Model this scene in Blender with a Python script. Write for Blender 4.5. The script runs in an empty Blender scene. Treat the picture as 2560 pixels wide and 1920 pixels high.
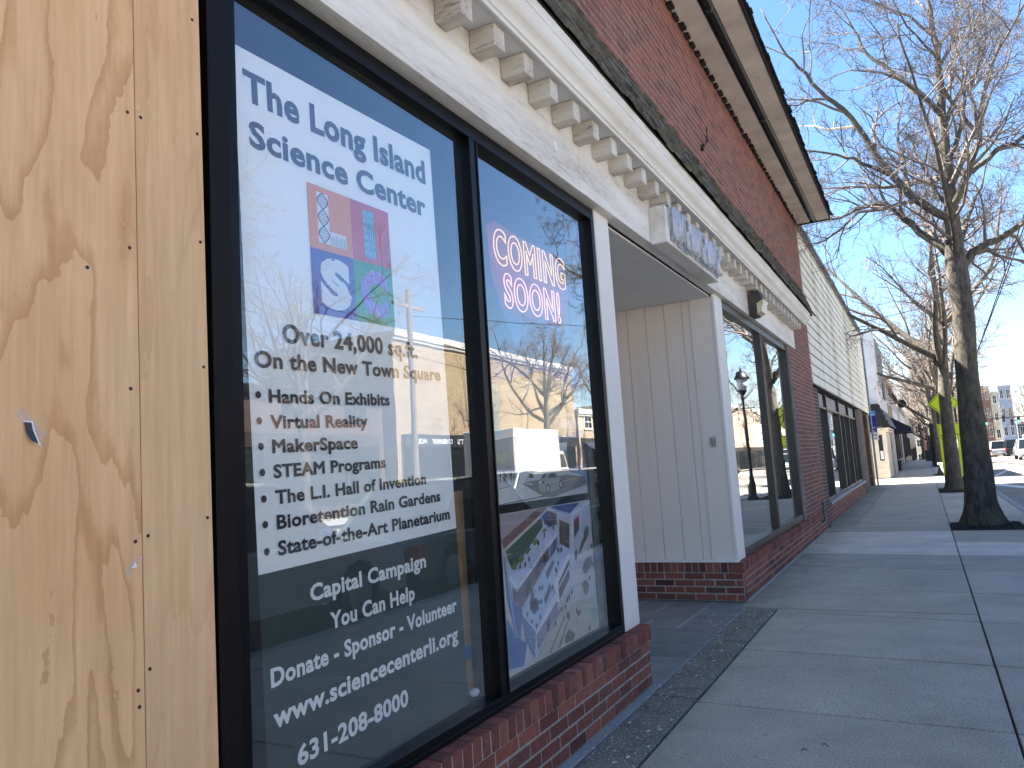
import bpy, math, random
from mathutils import Vector, Matrix
R = math.radians
S = bpy.context.scene
COL = S.collection

# ------------------------------------------------------------------ camera
cam_d = bpy.data.cameras.new('camera'); cam = bpy.data.objects.new('camera', cam_d); COL.objects.link(cam)
S.camera = cam
cam_d.sensor_fit = 'HORIZONTAL'; cam_d.sensor_width = 36.0
cam_d.lens = 36.0*1915/2560
cam_d.clip_start = .05; cam_d.clip_end = 3000
fw = Vector((-0.46398945, 0.87882259, 0.11128633)); up = Vector((0.10835723, -0.06837836, 0.99175759))
rt = fw.cross(up).normalized(); up = rt.cross(fw).normalized(); fw.normalize()
cam.matrix_world = Matrix(((rt.x, up.x, -fw.x, 1.668), (rt.y, up.y, -fw.y, 0.0), (rt.z, up.z, -fw.z, 1.4), (0, 0, 0, 1)))

# ------------------------------------------------------------------ sky, sun, exposure
SUN_EL, SUN_AZ = R(53), R(-2)         # sun stands behind the shops (-X)
W = bpy.data.worlds.new('World'); S.world = W; W.use_nodes = True
wn = W.node_tree.nodes; wl = W.node_tree.links
sky = wn.new('ShaderNodeTexSky'); sky.sky_type = 'NISHITA'; sky.sun_disc = False
sky.sun_elevation = SUN_EL; sky.sun_rotation = R(270) - SUN_AZ
sky.air_density = 1.0; sky.dust_density = .1; sky.ozone_density = 4.2
hs = wn.new('ShaderNodeHueSaturation'); hs.inputs['Saturation'].default_value = 1.08; wl.new(sky.outputs[0], hs.inputs['Color'])
bg = wn['Background']; wl.new(hs.outputs[0], bg.inputs[0]); bg.inputs[1].default_value = .05
sun_d = bpy.data.lights.new('sun', 'SUN'); sun_d.energy = 5.0; sun_d.angle = R(.53); sun_d.color = (1, .95, .87)
sun = bpy.data.objects.new('sun', sun_d); COL.objects.link(sun)
to_sun = Vector((-math.cos(SUN_EL)*math.cos(SUN_AZ), -math.cos(SUN_EL)*math.sin(SUN_AZ), math.sin(SUN_EL)))
sun.rotation_euler = to_sun.to_track_quat('Z', 'Y').to_euler(); sun.location = (-20, 0, 40)
S.view_settings.view_transform = 'Standard'; S.view_settings.look = 'None'; S.view_settings.gamma = 1
S.view_settings.exposure = 2.85
try:
    S.cycles.max_bounces = 8; S.cycles.transparent_max_bounces = 24; S.cycles.use_denoising = True
    S.cycles.sample_clamp_indirect = 6
except Exception: pass

# ------------------------------------------------------------------ helpers
def lin(r, g, b):
    f = lambda c: (c/255/12.92) if c/255 <= .04045 else ((c/255+.055)/1.055)**2.4
    return (f(r), f(g), f(b), 1)

def zg(y):                                # the street runs gently downhill far away
    if y < 50: return 0.
    y = min(y, 210); a = min(y, 150)-50
    return -.00017*a*a - .034*(y-150 if y > 150 else 0)

class MB:
    """collects faces and links them as ONE mesh object"""
    def __init__(s, org=(0, 0, 0)):
        s.v = []; s.f = []; s.m = []; s.c = []; s.org = Vector(org); s.mi = 0; s.col = (1, 1, 1, 1)
    def face(s, pts):
        n = len(s.v); s.v += [tuple(p) for p in pts]; s.f.append(tuple(range(n, n+len(pts)))); s.m.append(s.mi); s.c.append(s.col)
    def mesh(s, vs, fs):
        n = len(s.v); s.v += [tuple(p) for p in vs]
        for f in fs: s.f.append(tuple(i+n for i in f)); s.m.append(s.mi); s.c.append(s.col)
    def box(s, x0, x1, y0, y1, z0, z1, ch=0.):
        if ch <= 0:
            vs = [(x, y, z) for x in (x0, x1) for y in (y0, y1) for z in (z0, z1)]
            s.mesh(vs, [(0, 1, 3, 2), (4, 6, 7, 5), (0, 4, 5, 1), (2, 3, 7, 6), (0, 2, 6, 4), (1, 5, 7, 3)])
        else:                              # chamfered box
            X, Y, Z = (x0, x1), (y0, y1), (z0, z1); c = ch; vs = []; idx = {}
            for i in (0, 1):
                for j in (0, 1):
                    for k in (0, 1):
                        sx, sy, sz = (1-2*i)*c, (1-2*j)*c, (1-2*k)*c
                        for a in range(3):
                            p = [X[i]+sx, Y[j]+sy, Z[k]+sz]; p[a] = (X[i], Y[j], Z[k])[a]
                            idx[i, j, k, a] = len(vs); vs.append(p)
            fs = []
            for i in (0, 1):
                q = [idx[i, j, k, 0] for j, k in ((0, 0), (1, 0), (1, 1), (0, 1))]; fs.append(q if i else q[::-1])
                q = [idx[j, i, k, 1] for j, k in ((0, 0), (0, 1), (1, 1), (1, 0))]; fs.append(q if i else q[::-1])
                q = [idx[j, k, i, 2] for j, k in ((0, 0), (1, 0), (1, 1), (0, 1))]; fs.append(q if i else q[::-1])
            for i in (0, 1):
                for j in (0, 1):
                    fs.append((idx[i, j, 0, 0], idx[i, j, 1, 0], idx[i, j, 1, 1], idx[i, j, 0, 1]))
                    fs.append((idx[i, 0, j, 0], idx[i, 1, j, 0], idx[i, 1, j, 2], idx[i, 0, j, 2]))
                    fs.append((idx[0, i, j, 1], idx[1, i, j, 1], idx[1, i, j, 2], idx[0, i, j, 2]))
                    for k in (0, 1): fs.append((idx[i, j, k, 0], idx[i, j, k, 1], idx[i, j, k, 2]))
            s.mesh(vs, fs)
    def prism(s, prof, axis, a0, a1):
        """extrude a closed 2D profile; axis 'y' takes (x,z), 'x' takes (y,z), 'z' takes (x,y)"""
        mk = {'y': lambda p, a: (p[0], a, p[1]), 'x': lambda p, a: (a, p[0], p[1]), 'z': lambda p, a: (p[0], p[1], a)}[axis]
        n = len(prof); vs = [mk(p, a0) for p in prof]+[mk(p, a1) for p in prof]
        s.mesh(vs, [tuple(range(n))[::-1], tuple(range(n, 2*n))]+[(i, (i+1) % n, n+(i+1) % n, n+i) for i in range(n)])
    def tube(s, path, rad, n=8, cap=True):
        path = [Vector(p) for p in path]; k = len(path)
        if not isinstance(rad, (list, tuple)): rad = [rad]*k
        ref = None; vs = []
        for i, p in enumerate(path):
            d = (path[min(i+1, k-1)]-path[max(i-1, 0)])
            if d.length < 1e-9: d = Vector((0, 0, 1))
            d.normalize()
            if ref is None: ref = Vector((1, 0, 0)) if abs(d.x) < .8 else Vector((0, 1, 0))
            u = ref-d*ref.dot(d)
            if u.length < 1e-6: u = d.orthogonal()
            u.normalize(); w = d.cross(u); ref = u
            for j in range(n):
                a = 2*math.pi*j/n; q = p+(u*math.cos(a)+w*math.sin(a))*rad[i]; vs.append((q.x, q.y, q.z))
        fs = [(i*n+j, i*n+(j+1) % n, (i+1)*n+(j+1) % n, (i+1)*n+j) for i in range(k-1) for j in range(n)]
        if cap and n > 3: fs += [tuple(range(n))[::-1], tuple(range((k-1)*n, k*n))]
        s.mesh(vs, fs)
    def cyl(s, p0, p1, r, n=16): s.tube([p0, p1], r, n)
    def lathe(s, prof, cx, cy, n=20, z0=0):
        vs = [(cx+r*math.cos(2*math.pi*j/n), cy+r*math.sin(2*math.pi*j/n), z0+z) for r, z in prof for j in range(n)]; k = len(prof)
        s.mesh(vs, [(i*n+j, i*n+(j+1) % n, (i+1)*n+(j+1) % n, (i+1)*n+j) for i in range(k-1) for j in range(n)]+[tuple(range(n))[::-1], tuple(range((k-1)*n, k*n))])
    def ball(s, c, r, n=8, sq=(1, 1, 1)):
        m = n//2; vs = []
        for i in range(m+1):
            t = math.pi*i/m
            for j in range(n):
                a = 2*math.pi*j/n; vs.append((c[0]+r*sq[0]*math.sin(t)*math.cos(a), c[1]+r*sq[1]*math.sin(t)*math.sin(a), c[2]+r*sq[2]*math.cos(t)))
        s.mesh(vs, [(i*n+j, (i+1)*n+j, (i+1)*n+(j+1) % n, i*n+(j+1) % n) for i in range(m) for j in range(n)])
    def build(s, name, mats, parent=None, smooth=False, bevel=0, autosmooth=None, **kw):
        me = bpy.data.meshes.new(name); o = s.org
        me.from_pydata([(a-o.x, b-o.y, c-o.z) for a, b, c in s.v], [], s.f)
        for m in (mats if isinstance(mats, (list, tuple)) else [mats]): me.materials.append(m)
        me.polygons.foreach_set('material_index', s.m)
        at = me.attributes.new('Col', 'FLOAT_COLOR', 'FACE'); at.data.foreach_set('color', [x for c in s.c for x in (c if len(c) == 4 else (*c, 1))])
        if smooth: me.polygons.foreach_set('use_smooth', [True]*len(me.polygons))
        me.update()
        ob = bpy.data.objects.new(name, me); COL.objects.link(ob)
        if parent: ob.parent = parent
        elif s.org.length: ob.location = s.org
        if bevel:
            b = ob.modifiers.new('bevel', 'BEVEL'); b.width = bevel; b.segments = 2; b.limit_method = 'ANGLE'; b.angle_limit = R(40)
        if kw: tag(ob, **kw)
        return ob

def tag(o, label=None, cat=None, group=None, kind=None):
    if label: o['label'] = label
    if cat: o['category'] = cat
    if group: o['group'] = group
    if kind: o['kind'] = kind
    return o
def thing(name, label, cat, loc=(0, 0, 0), rz=0, group=None):
    o = bpy.data.objects.new(name, None); COL.objects.link(o); o.location = loc; o.rotation_euler = (0, 0, rz)
    return tag(o, label, cat, group)
def copy_tree(o, parent=None):
    c = o.copy(); COL.objects.link(c)
    if parent: c.parent = parent
    for ch in list(o.children): copy_tree(ch, c)
    return c

# ------------------------------------------------------------------ materials
def newmat(name):
    m = bpy.data.materials.new(name); m.use_nodes = True; nt = m.node_tree
    return m, nt.nodes, nt.links, nt.nodes['Principled BSDF']
def coords(n, l, stretch=(1, 1, 1), kind='Object'):
    tc = n.new('ShaderNodeTexCoord'); mp = n.new('ShaderNodeMapping'); mp.inputs['Scale'].default_value = stretch
    l.new(tc.outputs[kind], mp.inputs[0]); return mp.outputs[0]
def noise(n, l, co, scale, detail=6, rough=.6, dist=0):
    t = n.new('ShaderNodeTexNoise'); t.inputs['Scale'].default_value = scale; t.inputs['Detail'].default_value = detail
    t.inputs['Roughness'].default_value = rough; t.inputs['Distortion'].default_value = dist
    l.new(co, t.inputs['Vector']); return t.outputs['Fac']
def ramp(n, l, fac, stops):
    r = n.new('ShaderNodeValToRGB'); e = r.color_ramp.elements
    while len(e) < len(stops): e.new(.5)
    for el, (p, c) in zip(e, stops): el.position = p; el.color = c if len(c) == 4 else (*c, 1)
    l.new(fac, r.inputs[0]); return r.outputs[0]
def mix(n, l, fac, a, b, mode='MIX'):
    x = n.new('ShaderNodeMix'); x.data_type = 'RGBA'; x.blend_type = mode
    for sock, v in ((x.inputs[0], fac), (x.inputs[6], a), (x.inputs[7], b)):
        if isinstance(v, (int, float)): sock.default_value = v
        elif isinstance(v, tuple): sock.default_value = v if len(v) == 4 else (*v, 1)
        else: l.new(v, sock)
    return x.outputs[2]
def bump(n, l, b, h, strength, dist=.01):
    k = n.new('ShaderNodeBump'); k.inputs['Strength'].default_value = strength; k.inputs['Distance'].default_value = dist
    l.new(h, k.inputs['Height']); l.new(k.outputs[0], b.inputs['Normal'])
def mathn(n, l, op, a, b=None):
    k = n.new('ShaderNodeMath'); k.operation = op
    for sock, v in ((k.inputs[0], a), (k.inputs[1], b)):
        if v is None: continue
        if isinstance(v, (int, float)): sock.default_value = v
        else: l.new(v, sock)
    return k.outputs[0]

def surf(name, a, b=None, scale=6, stretch=(1, 1, 1), rough=.6, bmp=.2, bscale=60, lo=.35, hi=.65, spots=None, metallic=0, spec=.5, sscale=40, slo=.68):
    """two-tone noise colour, bump, optional dark or light spots"""
    m, n, l, p = newmat(name); co = coords(n, l, stretch); b = b or tuple(c*.8 for c in a[:3])
    c = ramp(n, l, noise(n, l, co, scale), [(lo, a), (hi, b)])
    if spots: c = mix(n, l, ramp(n, l, noise(n, l, co, sscale, 3), [(slo, (0, 0, 0)), (slo+.05, (1, 1, 1))]), c, spots)
    l.new(c, p.inputs['Base Color']); p.inputs['Roughness'].default_value = rough; p.inputs['Metallic'].default_value = metallic
    p.inputs['Specular IOR Level'].default_value = spec
    if bmp: bump(n, l, p, noise(n, l, co, bscale, 4), bmp)
    return m

def m_brick(name, stops, rough=.85):
    m, n, l, p = newmat(name); co = coords(n, l)
    at = n.new('ShaderNodeAttribute'); at.attribute_name = 'Col'
    sep = n.new('ShaderNodeSeparateColor'); l.new(at.outputs['Color'], sep.inputs[0])
    c = ramp(n, l, sep.outputs[0], stops)
    c = mix(n, l, .55, c, ramp(n, l, noise(n, l, co, 35, 5), [(.3, (.45, .45, .45)), (.7, (1.35, 1.3, 1.25))]), 'MULTIPLY')
    wash = ramp(n, l, noise(n, l, co, 9, 5, .7), [(.6, (0, 0, 0)), (.78, (.55, .55, .55))])
    c = mix(n, l, wash, c, (.33, .29, .26))
    l.new(c, p.inputs['Base Color']); p.inputs['Roughness'].default_value = rough
    bump(n, l, p, noise(n, l, co, 140, 5), .45, .004); return m
REDS = [(0, lin(78, 46, 43)), (.2, lin(118, 64, 55)), (.5, lin(140, 76, 63)), (.8, lin(150, 88, 73)), (1, lin(98, 64, 58))]
MAT = {}
MAT['brick'] = m_brick('red_brick', REDS)
MAT['brick_dull'] = m_brick('upper_red_brick', [(0, lin(102, 65, 58)), (.3, lin(126, 77, 66)), (.7, lin(142, 88, 74)), (1, lin(112, 74, 68))])
MAT['brick_brown'] = m_brick('brown_brick', [(0, lin(52, 42, 42)), (.5, lin(74, 56, 52)), (1, lin(96, 70, 62))])
MAT['brick_tan'] = m_brick('tan_brick', [(0, lin(165, 140, 112)), (.5, lin(196, 172, 138)), (1, lin(214, 194, 160))])
MAT['mortar'] = surf('mortar', lin(172, 164, 156), lin(146, 138, 132), 14, bmp=.4, bscale=120, rough=.95)

def m_wood(name, base, dirty, grain, dirt=.5, grn=.35, axis=(1, .12, 1)):
    m, n, l, p = newmat(name); co = coords(n, l, axis)
    d = ramp(n, l, noise(n, l, co, 5, 8, .65), [(.60-dirt*.3, (0, 0, 0)), (.80-dirt*.15, (1, 1, 1))])
    g = ramp(n, l, noise(n, l, co, 60, 6, .7), [(.48, (0, 0, 0)), (.72, (1, 1, 1))])
    c = mix(n, l, mathn(n, l, 'MULTIPLY', d, .8), base, dirty)
    c = mix(n, l, mathn(n, l, 'MULTIPLY', mathn(n, l, 'MULTIPLY', g, d), grn*2), c, grain)
    co2 = coords(n, l)
    fl = ramp(n, l, noise(n, l, co2, 55, 2), [(.74, (0, 0, 0)), (.77, (1, 1, 1))])
    c = mix(n, l, mathn(n, l, 'MULTIPLY', fl, .6), c, grain)
    l.new(c, p.inputs['Base Color']); p.inputs['Roughness'].default_value = .62
    bump(n, l, p, noise(n, l, co, 55, 6, .7), .35, .004); return m
MAT['white_wood'] = m_wood('weathered_white_paint', lin(234, 229, 221), lin(194, 184, 168), lin(128, 114, 100), .6, .42)
MAT['white_trim'] = m_wood('white_trim_paint', lin(232, 227, 221), lin(204, 202, 198), lin(150, 140, 130), .12, .2, (1, 1, .15))
MAT['white_board'] = m_wood('white_board_paint', lin(228, 217, 208), lin(216, 206, 197), lin(160, 156, 150), .2, .2, (1, 1, .12))
MAT['dentil'] = m_wood('dentil_paint', lin(216, 209, 199), lin(184, 171, 153), lin(108, 93, 78), .8, .7, (.12, 1, 1))
MAT['crown'] = m_wood('crown_paint', lin(226, 222, 214), lin(204, 196, 182), lin(140, 130, 116), .3, .15, (1, .3, 1))
MAT['ceiling'] = m_wood('ceiling_paint', lin(208, 208, 206), lin(198, 198, 196), lin(130, 130, 130), .2, .1)
MAT['grey_paint'] = surf('grey_paint', lin(150, 152, 156), lin(132, 134, 138), 4, bmp=.08)
MAT['dark_gap'] = surf('dark_gap', lin(30, 28, 27), lin(20, 20, 20), 9, bmp=0, rough=.9)
MAT['soffit'] = surf('soffit_panel', lin(206, 194, 184), lin(178, 168, 160), 2.2, bmp=.15, bscale=30, rough=.8, spots=lin(96, 90, 86), sscale=14, slo=.7)
MAT['black_metal'] = surf('black_anodised_frame', lin(9, 9, 13), lin(15, 15, 20), 7, (1, 1, .3), rough=.4, bmp=.03, spec=.22)
MAT['brown_trim'] = surf('dark_brown_trim', lin(24, 19, 18), lin(15, 12, 12), 8, (1, 1, .2), rough=.55, bmp=.06, spec=.2)
MAT['bronze'] = surf('bronze_frame', lin(62, 54, 48), lin(46, 40, 37), 6, (1, 1, .3), rough=.38, bmp=.05)
MAT['shingle'] = surf('mossy_wood_shingle', lin(122, 119, 112), lin(66, 64, 64), 9, (1, .7, 1), rough=.9, bmp=.7, bscale=50, spots=lin(104, 106, 74), sscale=7, slo=.6)
MAT['shingle_dark'] = surf('dark_shingle', lin(52, 50, 52), lin(30, 30, 33), 8, rough=.9, bmp=.6, bscale=60, spots=lin(80, 84, 66), sscale=9, slo=.66)
MAT['pipe'] = surf('black_pipe', lin(16, 17, 22), lin(26, 27, 33), 6, rough=.4, bmp=.05)
MAT['steel'] = surf('galvanised_steel', lin(140, 146, 152), lin(104, 108, 114), 12, rough=.45, bmp=.1, metallic=.5)
MAT['paper'] = surf('paper', lin(232, 234, 236), lin(224, 227, 230), 3, bmp=.05, bscale=8, rough=.6)
MAT['kraft'] = surf('kraft_paper', lin(186, 150, 104), lin(168, 132, 90), 4, rough=.8, bmp=.1)
MAT['blue_tape'] = surf('blue_painter_tape', lin(40, 92, 168), lin(52, 108, 184), 8, rough=.6, bmp=.1)
MAT['screw'] = surf('dark_screw', lin(52, 46, 42), lin(30, 28, 28), 30, rough=.5, bmp=.1)
MAT['interior'] = surf('dim_interior_wall', lin(120, 118, 112), lin(92, 92, 90), 1.5, rough=.9, bmp=.05)
MAT['floor_in'] = surf('shop_floor', lin(96, 92, 86), lin(74, 72, 70), 3, rough=.6, bmp=.05)
MAT['stucco'] = surf('white_stucco', lin(222, 220, 218), lin(206, 204, 204), 2, rough=.9, bmp=.3, bscale=90)
MAT['cream'] = surf('cream_paint', lin(216, 207, 190), lin(202, 192, 173), 3, rough=.7, bmp=.08)
MAT['beige'] = surf('beige_wall', lin(164, 146, 124), lin(146, 130, 112), 2, rough=.85, bmp=.1)
MAT['navy'] = surf('navy_awning_cloth', lin(30, 34, 62), lin(22, 25, 48), 6, rough=.8, bmp=.1)
MAT['bin'] = surf('dark_bin_plastic', lin(46, 58, 60), lin(36, 45, 48), 5, rough=.55, bmp=.05)
MAT['cement'] = surf('pale_cast_concrete', lin(206, 202, 194), lin(180, 176, 168), 7, rough=.9, bmp=.3)
MAT['asphalt'] = surf('asphalt', lin(138, 132, 122), lin(118, 113, 105), .8, rough=.92, bmp=.5, bscale=120, spots=lin(146, 142, 136), sscale=90, slo=.66)
MAT['ground'] = surf('ground_earth', lin(96, 92, 84), lin(76, 76, 66), .2, rough=.95, bmp=.3, bscale=8)
MAT['line'] = surf('white_road_paint', lin(224, 224, 222), lin(188, 188, 186), 5, rough=.8, bmp=.3, spots=lin(120, 120, 120), sscale=30, slo=.64)
MAT['mulch'] = surf('dark_mulch', lin(50, 42, 38), lin(24, 21, 21), 40, rough=1, bmp=1, bscale=50)
MAT['tyre'] = surf('tyre_rubber', lin(26, 26, 28), lin(36, 36, 38), 10, rough=.85, bmp=.1)
MAT['rim'] = surf('alloy_rim', lin(170, 172, 176), lin(140, 142, 148), 8, rough=.3, bmp=0, metallic=.8)
MAT['plastic_black'] = surf('black_plastic', lin(24, 25, 28), lin(34, 35, 38), 8, rough=.5, bmp=.05)
MAT['skin'] = surf('skin', lin(196, 150, 126), lin(180, 132, 110), 8, rough=.6, bmp=0)
MAT['dark_cloth'] = surf('dark_cloth', lin(34, 36, 46), lin(26, 27, 34), 12, rough=.9, bmp=.1)
MAT['pale_cloth'] = surf('pale_cloth', lin(196, 200, 206), lin(172, 176, 184), 12, rough=.9, bmp=.1)

def m_siding():
    m, n, l, p = newmat('mossy_white_siding'); co = coords(n, l, (1, .25, 1)); co2 = coords(n, l, (1, 1.0, .16))
    d = ramp(n, l, noise(n, l, co, 3, 7, .65), [(.45, (0, 0, 0)), (.75, (1, 1, 1))])
    c = mix(n, l, mathn(n, l, 'MULTIPLY', d, .45), lin(234, 232, 220), lin(206, 201, 180))
    g = ramp(n, l, noise(n, l, co2, 1.1, 3.5, .6), [(.5, (0, 0, 0)), (.7, (1, 1, 1))])
    c = mix(n, l, mathn(n, l, 'MULTIPLY', g, .7), c, lin(160, 155, 104))
    l.new(c, p.inputs['Base Color']); p.inputs['Roughness'].default_value = .6
    bump(n, l, p, noise(n, l, co, 30, 4), .1); return m
MAT['siding'] = m_siding()

def m_plywood(name, seed, tone=1., bands=1.):
    m, n, l, p = newmat(name)
    tc = n.new('ShaderNodeTexCoord'); mp = n.new('ShaderNodeMapping'); mp.inputs['Location'].default_value = (seed, seed*1.7, seed*.3)
    mp.inputs['Scale'].default_value = (1, 2.6, .62); l.new(tc.outputs['Object'], mp.inputs[0]); co = mp.outputs[0]
    fine = coords(n, l, (1, 14, .8)); rag = noise(n, l, coords(n, l, (1, 9, 5)), 5, 4, .6)
    h = noise(n, l, co, 1.15, 3, .5, .35)
    h = mathn(n, l, 'ADD', h, mathn(n, l, 'MULTIPLY', mathn(n, l, 'SUBTRACT', rag, .5), .035))
    v = mathn(n, l, 'FRACT', mathn(n, l, 'MULTIPLY', h, 8.6))
    band = ramp(n, l, v, [(0, (0, 0, 0)), (.015, (1, 1, 1)), (.15, (.7, .7, .7)), (.27, (.12, .12, .12)), (.4, (0, 0, 0))])
    streak = ramp(n, l, noise(n, l, fine, 3, 6, .7), [(.3, (.86, .84, .80)), (.7, (1.06, 1.06, 1.07))])
    base = ramp(n, l, noise(n, l, coords(n, l, (1, 1.5, .5)), 2.2, 4), [(.3, tuple(c*tone for c in lin(240, 197, 148)[:3])), (.7, tuple(c*tone for c in lin(229, 180, 130)[:3]))])
    c = mix(n, l, mathn(n, l, 'MULTIPLY', band, .54*bands), base, tuple(c*tone for c in lin(190, 130, 76)[:3]))
    c = mix(n, l, 1., c, streak, 'MULTIPLY')
    fl = ramp(n, l, noise(n, l, coords(n, l, (1, 3, .5)), 36, 2), [(.76, (0, 0, 0)), (.8, (1, 1, 1))])
    c = mix(n, l, mathn(n, l, 'MULTIPLY', fl, .45), c, lin(120, 84, 58))
    l.new(c, p.inputs['Base Color']); p.inputs['Roughness'].default_value = .62
    bump(n, l, p, noise(n, l, fine, 6, 5), .12, .003); return m
MAT['ply_a'] = m_plywood('plywood_wide_grain', 3.1)
MAT['ply_b'] = m_plywood('plywood_plain', 8.6, .93, .35)

def m_concrete(name, a, b, moss=True):
    m, n, l, p = newmat(name); co = coords(n, l, (1, 1, 1))
    at = n.new('ShaderNodeAttribute'); at.attribute_name = 'Col'
    c = ramp(n, l, noise(n, l, co, 1.6, 8, .62), [(.28, a), (.72, b)])
    sp = ramp(n, l, noise(n, l, co, 95, 3, .6), [(.34, (.45, .45, .45)), (.48, (1, 1, 1)), (.7, (1.3, 1.3, 1.3))])
    c = mix(n, l, .8, c, sp, 'MULTIPLY')
    st = ramp(n, l, noise(n, l, coords(n, l, (1, .5, 1)), 4.2, 5, .6), [(.58, (0, 0, 0)), (.8, (1, 1, 1))])
    c = mix(n, l, mathn(n, l, 'MULTIPLY', st, .55), c, tuple(x*.5 for x in a[:3]))
    wh = ramp(n, l, noise(n, l, co, 7, 7, .7), [(.66, (0, 0, 0)), (.75, (1, 1, 1))])
    gum = ramp(n, l, noise(n, l, co, 13, 2, .5), [(.715, (0, 0, 0)), (.735, (1, 1, 1))])
    c = mix(n, l, mathn(n, l, 'MULTIPLY', gum, .45), c, tuple(x*.35 for x in a[:3]))
    c = mix(n, l, mathn(n, l, 'MULTIPLY', wh, .25), c, lin(190, 192, 196))
    if moss:                               # greenish grime on the strip beside the shop wall
        sx = n.new('ShaderNodeSeparateXYZ'); l.new(co, sx.inputs[0])
        e = mathn(n, l, 'ADD', sx.outputs[0], mathn(n, l, 'MULTIPLY', noise(n, l, co, 2.3, 5), .9))
        g = ramp(n, l, e, [(.45, (1, 1, 1)), (.98, (0, 0, 0))])
        c = mix(n, l, mathn(n, l, 'MULTIPLY', g, .55), c, lin(92, 92, 74))
    c = mix(n, l, 1., c, at.outputs['Color'], 'MULTIPLY')
    l.new(c, p.inputs['Base Color']); p.inputs['Roughness'].default_value = .82
    bump(n, l, p, noise(n, l, co, 150, 4), .3, .004); return m
MAT['concrete'] = m_concrete('sidewalk_concrete', lin(202, 189, 167)[:3], lin(168, 157, 140)[:3])
MAT['concrete_plain'] = m_concrete('kerb_concrete', lin(162, 160, 156)[:3], lin(140, 138, 134)[:3], False)
MAT['aggregate'] = surf('exposed_aggregate', lin(138, 131, 117), lin(104, 99, 87), 5, rough=.9, bmp=1, bscale=110, spots=lin(200, 194, 180), sscale=75, slo=.58)
def m_slate():
    m, n, l, p = newmat('bluestone_flags'); co = coords(n, l)
    at = n.new('ShaderNodeAttribute'); at.attribute_name = 'Col'
    c = mix(n, l, 1., at.outputs['Color'], ramp(n, l, noise(n, l, co, 6, 6), [(.3, (.75, .75, .75)), (.7, (1.2, 1.2, 1.2))]), 'MULTIPLY')
    w = ramp(n, l, noise(n, l, coords(n, l, (1, 2.2, 1)), 9, 4), [(.70, (0, 0, 0)), (.74, (1, 1, 1))])
    c = mix(n, l, mathn(n, l, 'MULTIPLY', w, .5), c, lin(170, 176, 180))
    l.new(c, p.inputs['Base Color']); p.inputs['Roughness'].default_value = .55
    bump(n, l, p, noise(n, l, co, 30, 6), .3, .006); return m
MAT['slate'] = m_slate()

def m_print(name='print', rough=.5):
    m, n, l, p = newmat(name); at = n.new('ShaderNodeAttribute'); at.attribute_name = 'Col'
    l.new(at.outputs['Color'], p.inputs['Base Color']); p.inputs['Roughness'].default_value = rough; return m
MAT['print'] = m_print('printed_colour')
MAT['paintcol'] = m_print('painted_colour', .45)

def m_glass(name, tint, f0=.145, power=2.6, wav=.0006, hazy=.0):
    m, n, l, p = newmat(name); n.remove(p); out = n['Material Output']
    lw = n.new('ShaderNodeLayerWeight'); lw.inputs[0].default_value = .5
    f = mathn(n, l, 'ADD', mathn(n, l, 'MULTIPLY', mathn(n, l, 'POWER', lw.outputs['Facing'], power), 1-f0), f0)
    tr = n.new('ShaderNodeBsdfTransparent'); tr.inputs[0].default_value = tint
    gl = n.new('ShaderNodeBsdfGlossy'); gl.inputs['Roughness'].default_value = .0; gl.inputs[0].default_value = (1, 1, 1, 1)
    co = coords(n, l)
    k = n.new('ShaderNodeBump'); k.inputs['Strength'].default_value = 1; k.inputs['Distance'].default_value = wav
    l.new(noise(n, l, co, 1.7, 2), k.inputs['Height']); l.new(k.outputs[0], gl.inputs['Normal'])
    mx = n.new('ShaderNodeMixShader'); l.new(f, mx.inputs[0]); l.new(tr.outputs[0], mx.inputs[1]); l.new(gl.outputs[0], mx.inputs[2])
    last = mx.outputs[0]
    if hazy:                               # dust film on the pane
        df = n.new('ShaderNodeBsdfDiffuse'); df.inputs[0].default_value = (.6, .6, .58, 1)
        m2 = n.new('ShaderNodeMixShader')
        dn = ramp(n, l, noise(n, l, coords(n, l, (1, 1, .35)), 3, 6, .6), [(.3, (hazy*.4,)*3), (.75, (hazy,)*3)])
        l.new(dn, m2.inputs[0]); l.new(last, m2.inputs[1]); l.new(df.outputs[0], m2.inputs[2]); last = m2.outputs[0]
    l.new(last, out.inputs[0]); return m
MAT['glass'] = m_glass('shop_glass', (.96, .98, .97, 1), hazy=.03)
MAT['glass_far'] = m_glass('window_glass', (.8, .86, .86, 1), f0=.12)
def m_carglass():
    m, n, l, p = newmat('car_glass'); p.inputs['Base Color'].default_value = (.012, .016, .018, 1); p.inputs['Roughness'].default_value = .04
    return m
MAT['car_glass'] = m_carglass()
def m_emit(name, col, st, base=(.8, .8, .8, 1)):
    m, n, l, p = newmat(name); p.inputs['Base Color'].default_value = base
    p.inputs['Emission Color'].default_value = col; p.inputs['Emission Strength'].default_value = st; return m
MAT['neon_yellow'] = m_emit('neon_warm_yellow', (1, .62, .26, 1), .15, (.9, .6, .3, 1)); MAT['neon_pink'] = m_emit('neon_pale_pink', (1, .50, .38, 1), .17, (.9, .5, .4, 1))
MAT['green_lamp'] = m_emit('green_signal', (.05, 1, .6, 1), .9, (.02, .3, .2, 1))
MAT['dead_neon'] = surf('dead_neon_tube', lin(216, 218, 224), lin(190, 192, 202), 20, rough=.15, bmp=0)
def m_car(name, col):
    m, n, l, p = newmat(name); p.inputs['Base Color'].default_value = col; p.inputs['Roughness'].default_value = .3
    p.inputs['Coat Weight'].default_value = .8; p.inputs['Coat Roughness'].default_value = .05
    c = coords(n, l); d = ramp(n, l, noise(n, l, c, 3, 4), [(.3, tuple(x*.92 for x in col[:3])), (.7, col)]); l.new(d, p.inputs['Base Color']); return m
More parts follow.
